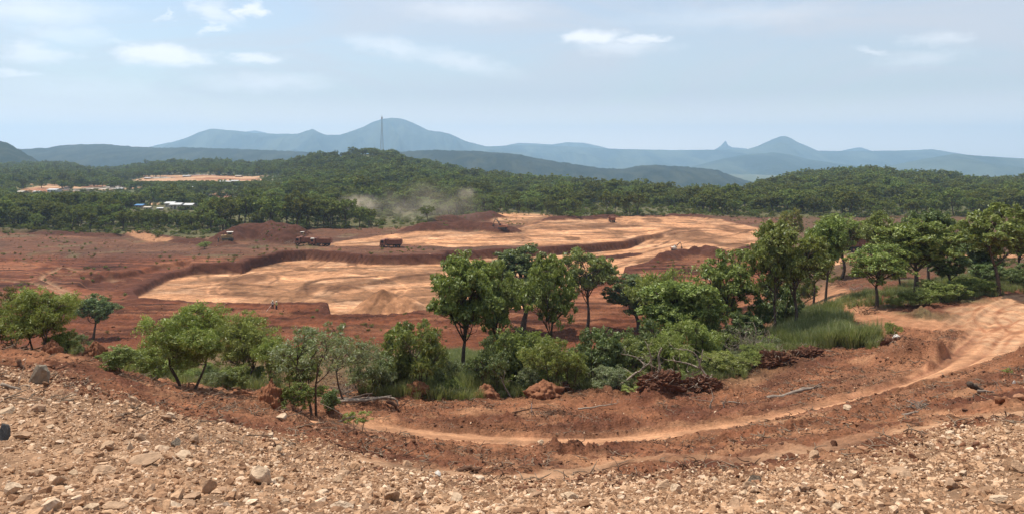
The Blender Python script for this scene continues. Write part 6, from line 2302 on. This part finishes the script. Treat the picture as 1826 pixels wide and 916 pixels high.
def person(px, py, label, facing, top, arms, helmet):
    x, y = flat(px, py, PLAT)
    z = ground_z(x, y)
    P, E, Rr = [], [], []

    def v(p, r_, par=None):
        P.append(p)
        Rr.append(r_)
        if par is not None:
            E.append((par, len(P) - 1))
        return len(P) - 1
    pel = v((0, 0, 0.95), (0.15, 0.11))
    wa = v((0, 0.0, 1.10), (0.135, 0.10), pel)
    che = v((0, 0.0, 1.32), (0.17, 0.115), wa)
    nk = v((0, 0.01, 1.48), 0.062, che)
    hd = v((0, 0.02, 1.58), 0.085, nk)
    hd2 = v((0, 0.03, 1.68), 0.10, hd)
    v((0, 0.02, 1.74), 0.07, hd2)
    v((0, 0.12, 1.63), 0.014, hd)
    for s in (-1, 1):
        h = v((s * 0.10, 0, 0.88), 0.105, pel)
        kn = v((s * 0.12, 0.03, 0.50), 0.068, h)
        an = v((s * 0.13, 0.0, 0.10), 0.045, kn)
        v((s * 0.15, 0.14, 0.045), 0.042, an)
        a = arms[0 if s < 0 else 1]
        sh = v((s * 0.20, 0, 1.42), 0.062, che)
        el = v((s * (0.20 + a[0]), a[1], 1.42 + a[2]), 0.046, sh)
        wr = v((s * (0.20 + a[3]), a[4], 1.42 + a[5]), 0.030, el)
        d = Vector(P[wr]) - Vector(P[el])
        d.normalize()
        palm = v(tuple(Vector(P[wr]) + d * 0.07), (0.038, 0.022), wr)
        sd = d.cross(Vector((0, 1, 0.01))).normalized()
        for q in range(4):
            f1 = v(tuple(Vector(P[palm]) + d * 0.045 + sd * (q - 1.5) * 0.020), 0.0095, palm)
            v(tuple(Vector(P[f1]) + d * (0.03 + 0.006 * (q in (1, 2))) + Vector((0, -0.012, 0))), 0.008, f1)
        v(tuple(Vector(P[palm]) + sd * 0.05 + d * 0.02), 0.010, palm)
    body = skinned('person', P, E, Rr, 'skin')
    o = tag(obj('person', body, None, (x, y, z), (0, 0, R(facing))), label, 'person')
    # clothes
    sh = skinned('shirt', [(0, 0, 0.93), (0, 0, 1.12), (0, 0, 1.33), (0, 0.0, 1.44), (-0.20, 0, 1.42), (0.20, 0, 1.42),
                           (-(0.20 + arms[0][0]), arms[0][1], 1.42 + arms[0][2]), (0.20 + arms[1][0], arms[1][1], 1.42 + arms[1][2])],
                 [(0, 1), (1, 2), (2, 3), (2, 4), (2, 5), (4, 6), (5, 7)], [(0.17, 0.13), (0.16, 0.122), (0.19, 0.135), 0.085, 0.08, 0.08, 0.062, 0.062], top)
    child('shirt', sh, o)
    tr = skinned('trousers', [(0, 0, 0.98), (0, 0, 0.9), (-0.10, 0, 0.84), (-0.12, 0.03, 0.5), (-0.13, 0, 0.1), (0.10, 0, 0.84), (0.12, 0.03, 0.5), (0.13, 0, 0.1)],
                 [(0, 1), (1, 2), (2, 3), (3, 4), (1, 5), (5, 6), (6, 7)], [(0.165, 0.125), (0.165, 0.125), 0.12, 0.085, 0.07, 0.12, 0.085, 0.07], 'trousers')
    child('trousers', tr, o)
    bm = bmesh.new()
    bmesh.ops.create_uvsphere(bm, u_segments=16, v_segments=10, radius=0.14)
    for q in bm.verts:
        q.co = Vector((q.co.x, q.co.y * 1.1 + 0.03 + (0.04 if q.co.z < -0.01 and q.co.y > 0.05 else 0), 1.72 + max(q.co.z, -0.01) * 0.85))
    me = bpy.data.meshes.new('hard_hat')
    bm.to_mesh(me)
    bm.free()
    me.materials.append(M[helmet])
    child('hard_hat', me, o)
    return o


person(486, 553, 'person in pale shirt and dark trousers, left one of two by the pit rim', 200, 'shirt_white', [(0.05, 0.04, -0.28, 0.02, 0.16, -0.48), (0.08, 0.0, -0.28, 0.10, 0.08, -0.52)], 'helmet')
person(493, 553, 'person in yellow vest and dark trousers, right one of two by the pit rim', 150, 'vest', [(0.10, 0.0, -0.27, 0.02, 0.12, -0.42), (0.06, 0.02, -0.28, 0.06, 0.08, -0.53)], 'helmet')
x, y = flat(480, 556, PLAT)
z = ground_z(x, y)
tag(obj('surveying_staff', MB().tube([(-0.45, -0.6, 0.0), (0.35, 0.25, 1.15)], [0.028], 6).mesh('surveying_staff', M['rock_white']), None, (x, y, z)), 'white staff leaning in front of the two people by the pit rim', 'staff')

# ------------------------------------------------------------------ settlement at the back left
M['wall_cream'] = surface('wall_cream', (0.42, 0.36, 0.28), (0.55, 0.48, 0.38), 0.6, 0.9, 0.1)
M['wall_tan'] = surface('wall_tan', (0.36, 0.25, 0.16), (0.46, 0.33, 0.22), 0.6, 0.9, 0.1)
M['roof_white'] = surface('roof_white', (0.45, 0.44, 0.42), (0.62, 0.61, 0.58), 0.5, 0.5, 0.05)
M['roof_blue'] = surface('roof_blue', (0.05, 0.16, 0.34), (0.10, 0.25, 0.45), 0.5, 0.5, 0.05)
M['window_dark'] = surface('window_dark', (0.03, 0.035, 0.04), (0.05, 0.055, 0.06), 1, 0.3, 0)
M['concrete'] = surface('concrete', (0.42, 0.36, 0.29), (0.56, 0.49, 0.41), 0.4, 0.9, 0.1)


def building(px, py, wpx, hpx, label, name='building', wall='wall_cream', roof='roof_white', depth=6.0, rot=0.0, nwin=4, dist=None, pitch=0.5, dmin=300):
    x, y = cast(px, py, None, dmin) if dist is None else ((px - CX) / F * dist, dist)
    z = ground_z(x, y) - 0.1
    k = y / F
    w, h = wpx * k, hpx * k
    root = bpy.data.objects.new(name, None)
    COL.objects.link(root)
    root.location = (x, y, z)
    root.rotation_euler = (0, 0, R(rot))
    tag(root, label, 'building')
    hw = h * (1 - pitch * 0.45)
    child('wall', MB().box(-w / 2, w / 2, 0, depth, 0, hw).mesh('wall', M[wall]), root)
    ov = 0.5
    rf = MB()
    zt = h
    rf.add([(-w / 2 - ov, -ov, hw - 0.05), (w / 2 + ov, -ov, hw - 0.05), (w / 2 + ov, depth / 2, zt), (-w / 2 - ov, depth / 2, zt), (w / 2 + ov, depth + ov, hw - 0.05), (-w / 2 - ov, depth + ov, hw - 0.05),
            (-w / 2 - ov, -ov, hw + 0.1), (w / 2 + ov, -ov, hw + 0.1), (w / 2 + ov, depth / 2, zt + 0.15), (-w / 2 - ov, depth / 2, zt + 0.15), (w / 2 + ov, depth + ov, hw + 0.1), (-w / 2 - ov, depth + ov, hw + 0.1)],
           [(3, 2, 1, 0), (5, 4, 2, 3), (6, 7, 8, 9), (9, 8, 10, 11), (0, 1, 7, 6), (4, 5, 11, 10), (1, 2, 8, 7), (2, 4, 10, 8), (0, 6, 9, 3), (3, 9, 11, 5)])
    child('roof', rf.mesh('roof', M[roof]), root)
    for i in range(nwin):
        xx = -w / 2 + w * (i + 0.5) / nwin
        if i == nwin // 2 and nwin > 2:
            child('door', MB().box(xx - 0.45, xx + 0.45, -0.04, 0.04, 0.05, min(2.0, hw * 0.8)).mesh('door', M['steel']), root)
            continue
        f = child('window', MB().box(xx - 0.55, xx + 0.55, -0.05, 0.05, hw * 0.4, hw * 0.75).mesh('window', M['pale_paint']), root)
        child('pane', MB().box(xx - 0.46, xx + 0.46, -0.075, 0.03, hw * 0.44, hw * 0.71).mesh('pane', M['window_dark']), f)
    return root


building(312, 373, 18, 11, 'left half of the pair of long white roofed huts among the trees', 'hut', dist=402, nwin=3)
building(331, 374, 22, 11, 'right half of the pair of long white roofed huts among the trees', 'hut', dist=404, nwin=3)
building(301, 367, 14, 9, 'hut with a bright flat roof behind the left end of the long huts', 'hut', dist=425, nwin=2)
building(356, 358, 20, 8, 'white roofed shed on the rise right of the long huts, nearest of its cluster', 'shed', dist=470, nwin=2, dmin=300)
building(361, 352, 18, 6, 'white roofed shed behind the nearest shed of its cluster', 'shed', dist=515, nwin=2)
building(352, 348, 10, 5, 'smallest shed of the white cluster on the rise', 'shed', dist=545, nwin=1)
building(341, 337, 16, 4, 'low white roofed shed standing in the upper trees', 'shed', dist=640, nwin=2)
building(247, 366, 12, 7, 'blue roofed shelter left of the long huts', 'shelter', 'wall_tan', 'roof_blue', 5, 0, 2, 412)
building(262, 374, 10, 6, 'small cream cabin in front of the blue roofed shelter', 'cabin', 'wall_cream', 'wall_cream', 3, 0, 1, 398)
building(92, 341, 16, 6, 'white walled building at the left of the far clearing', 'building', 'roof_white', 'roof_white', 8, 0, 3, 610)
building(28, 343, 22, 6, 'tan unfinished building near the left edge of the far clearing', 'building', 'wall_tan', 'wall_cream', 8, 0, 4, 600)
building(400, 332, 22, 7, 'cream building with white walls at the right end of the upper clearing', 'building', 'wall_cream', 'roof_white', 8, 0, 4, 690)
building(418, 327, 12, 5, 'tiny white hut right behind the cream building of the upper clearing', 'hut', 'roof_white', 'roof_white', 5, 0, 1, 720)
building(222, 331, 10, 3, 'tiny white hut at the right end of the foundation rows', 'hut', 'roof_white', 'roof_white', 5, 0, 1, 690)


building(64, 341, 9, 4, 'small tan shed between the tan unfinished building and the white walled one', 'shed', 'wall_tan', 'roof_white', 5, 8, 1, 605)
building(118, 338, 8, 4, 'small cream shed right of the white walled building', 'shed', 'wall_cream', 'wall_cream', 5, -6, 1, 640)
building(158, 338, 12, 4, 'low tan shed in front of the long pale foundation', 'shed', 'wall_tan', 'wall_cream', 6, 4, 2, 640)
building(212, 336, 10, 4, 'cream shed near the right end of the far clearing', 'shed', 'wall_cream', 'roof_white', 5, 10, 2, 650)
building(262, 321, 10, 3, 'tan shed at the left end of the upper clearing', 'shed', 'wall_tan', 'roof_white', 6, 0, 2, 845)
building(332, 320, 12, 3, 'cream shed in the middle of the upper clearing', 'shed', 'wall_cream', 'roof_white', 6, 6, 2, 860)
building(424, 320, 10, 3, 'tan shed toward the right end of the upper clearing', 'shed', 'wall_tan', 'wall_cream', 6, -5, 2, 855)
building(285, 378, 8, 5, 'small tan cabin between the cream cabin and the long huts', 'cabin', 'wall_tan', 'roof_white', 3, 12, 1, 399)


def foundation(px, py, wpx, hpx, dist, label, n=3):
    x, y = (px - CX) / F * dist, dist
    z = ground_z(x, y)
    w, h = wpx * dist / F, hpx * dist / F
    root = bpy.data.objects.new('foundation', None)
    COL.objects.link(root)
    root.location = (x, y, z)
    tag(root, label, 'foundation')
    child('slab', MB().box(-w / 2, w / 2, 0, 14, -1.0, 0.3).mesh('slab', M['concrete']), root)
    for i in range(n + 1):
        xx = -w / 2 + w * i / n
        child('wall', MB().box(xx - 0.15, xx + 0.15, 0.2, 13.8, 0.3, h).mesh('wall', M['wall_cream']), root)
    child('wall', MB().box(-w / 2 + 0.2, w / 2 - 0.2, 13.5, 13.8, 0.3, h).mesh('wall', M['wall_cream']), root)
    return root


foundation(128, 340, 34, 3, 625, 'pale concrete foundation left of the long foundation rows')
foundation(180, 334, 70, 2.5, 665, 'long pale foundation in the middle of the far clearing')
foundation(205, 330, 44, 2.2, 700, 'foundation behind the right end of the long pale foundation')
foundation(295, 321, 60, 1.6, 850, 'pale foundation at the left of the upper clearing')
foundation(370, 317, 70, 1.6, 890, 'pale foundation in the middle of the upper clearing')
foundation(455, 318, 50, 1.6, 880, 'pale foundation at the right end of the upper clearing')

# ------------------------------------------------------------------ mast on the hill
x, y = (681 - CX) / F * 955, 955.0
z = ground_z(x, y)
Ht = -(205 - HY) / F * 955 - z
root = bpy.data.objects.new('radio_mast', None)
COL.objects.link(root)
root.location = (x, y, z)
tag(root, 'tall lattice radio mast on the wooded hill in front of the mountain', 'mast')
M['mast_steel'] = surface('mast_steel', (0.20, 0.18, 0.18), (0.26, 0.23, 0.22), 0.3, 0.6, 0)
bw, tw = 2.2, 0.3


def mw_(t):
    return bw + (tw - bw) * min(t / 0.88, 1.0)


cn = [(-1, -1), (1, -1), (1, 1), (-1, 1)]
for a, b in cn:
    child('leg', MB().tube([(a * mw_(t), b * mw_(t), Ht * t) for t in (0, 0.3, 0.6, 0.88, 0.93)], [0.12, 0.11, 0.10, 0.08, 0.08], 5).mesh('leg', M['mast_steel']), root)
lat = MB()
lv = np.linspace(0, 0.88, 15)
for t0, t1 in zip(lv[:-1], lv[1:]):
    for k in range(4):
        a, b = cn[k], cn[(k + 1) % 4]
        lat.tube([(a[0] * mw_(t0), a[1] * mw_(t0), Ht * t0), (b[0] * mw_(t1), b[1] * mw_(t1), Ht * t1)], [0.035], 4)
        lat.tube([(b[0] * mw_(t0), b[1] * mw_(t0), Ht * t0), (a[0] * mw_(t1), a[1] * mw_(t1), Ht * t1)], [0.035], 4)
        lat.tube([(a[0] * mw_(t1), a[1] * mw_(t1), Ht * t1), (b[0] * mw_(t1), b[1] * mw_(t1), Ht * t1)], [0.035], 4)
child('lattice', lat.mesh('lattice', M['mast_steel']), root)
child('antenna', MB().tube([(0, 0, Ht * 0.88), (0, 0, Ht)], [0.22, 0.12], 6).tube([(0.6, 0, Ht * 0.90), (0.6, 0, Ht * 0.95)], [0.3], 8).tube([(-0.6, 0, Ht * 0.90), (-0.6, 0, Ht * 0.95)], [0.3], 8).mesh('antenna', M['mast_steel']), root)

# ------------------------------------------------------------------ dust hanging in the air
DUST_ON = True


def dust(name, label, px, py, dist, wpx, hpx, depth, dens, colr, nscale, seed, thr=0.45):
    k = dist / F
    x, y, z = (px - CX) * k, dist, -(py - HY) * k
    m, t = new_mat(name)
    tcn = t.n('ShaderNodeTexCoord')
    ln = t.n('ShaderNodeVectorMath', operation='LENGTH')
    t.l(tcn.outputs['Object'], ln.inputs[0])
    fall = t.mapr(ln.outputs['Value'], 1.0, 0.15, 0.0, 1.0)
    mp_ = t.n('ShaderNodeMapping')
    mp_.inputs['Location'].default_value = (seed, seed * 2.0, 0)
    mp_.inputs['Scale'].default_value = (wpx / hpx * 0.9, 1.2, 1.0)
    t.l(tcn.outputs['Object'], mp_.inputs[0])
    nz = t.noise(mp_.outputs[0], nscale, 5, 0.6)
    d = t.math('MULTIPLY', t.mapr(nz, thr, thr + 0.22), fall)
    d = t.math('MULTIPLY', d, dens)
    v = t.n('ShaderNodeVolumePrincipled')
    v.inputs['Color'].default_value = (*colr, 1)
    t.l(d, v.inputs['Density'])
    o_ = t.n('ShaderNodeOutputMaterial')
    t.l(v.outputs[0], o_.inputs['Volume'])
    bm = bmesh.new()
    bmesh.ops.create_icosphere(bm, subdivisions=3, radius=1.0)
    me = bpy.data.meshes.new(name)
    bm.to_mesh(me)
    bm.free()
    me.materials.append(m)
    return tag(obj(name, me, None, (x, y, z), None, (wpx * k / 2, depth, hpx * k / 2)), label, kind='stuff')


if DUST_ON:
    dust('dust_plume', 'bright sandy dust rising among the trees behind the haul road', 640, 364, 345, 100, 46, 9, 0.11, (0.95, 0.80, 0.64), 1.9, 1.0, 0.38)
    dust('dust_plume', 'thin dust drifting over the woodland behind the lone truck', 755, 366, 330, 280, 104, 18, 0.026, (0.9, 0.78, 0.62), 1.1, 4.0, 0.38)
    dust('dust_plume', 'pale puff of dust over the trees right of the drifting dust', 832, 346, 352, 50, 34, 8, 0.055, (0.92, 0.80, 0.62), 1.1, 7.0, 0.36)
    dust('dust_plume', 'low dust trailing behind the second red truck', 614, 430, 272, 76, 24, 5, 0.13, (0.93, 0.72, 0.52), 1.4, 9.0, 0.38)
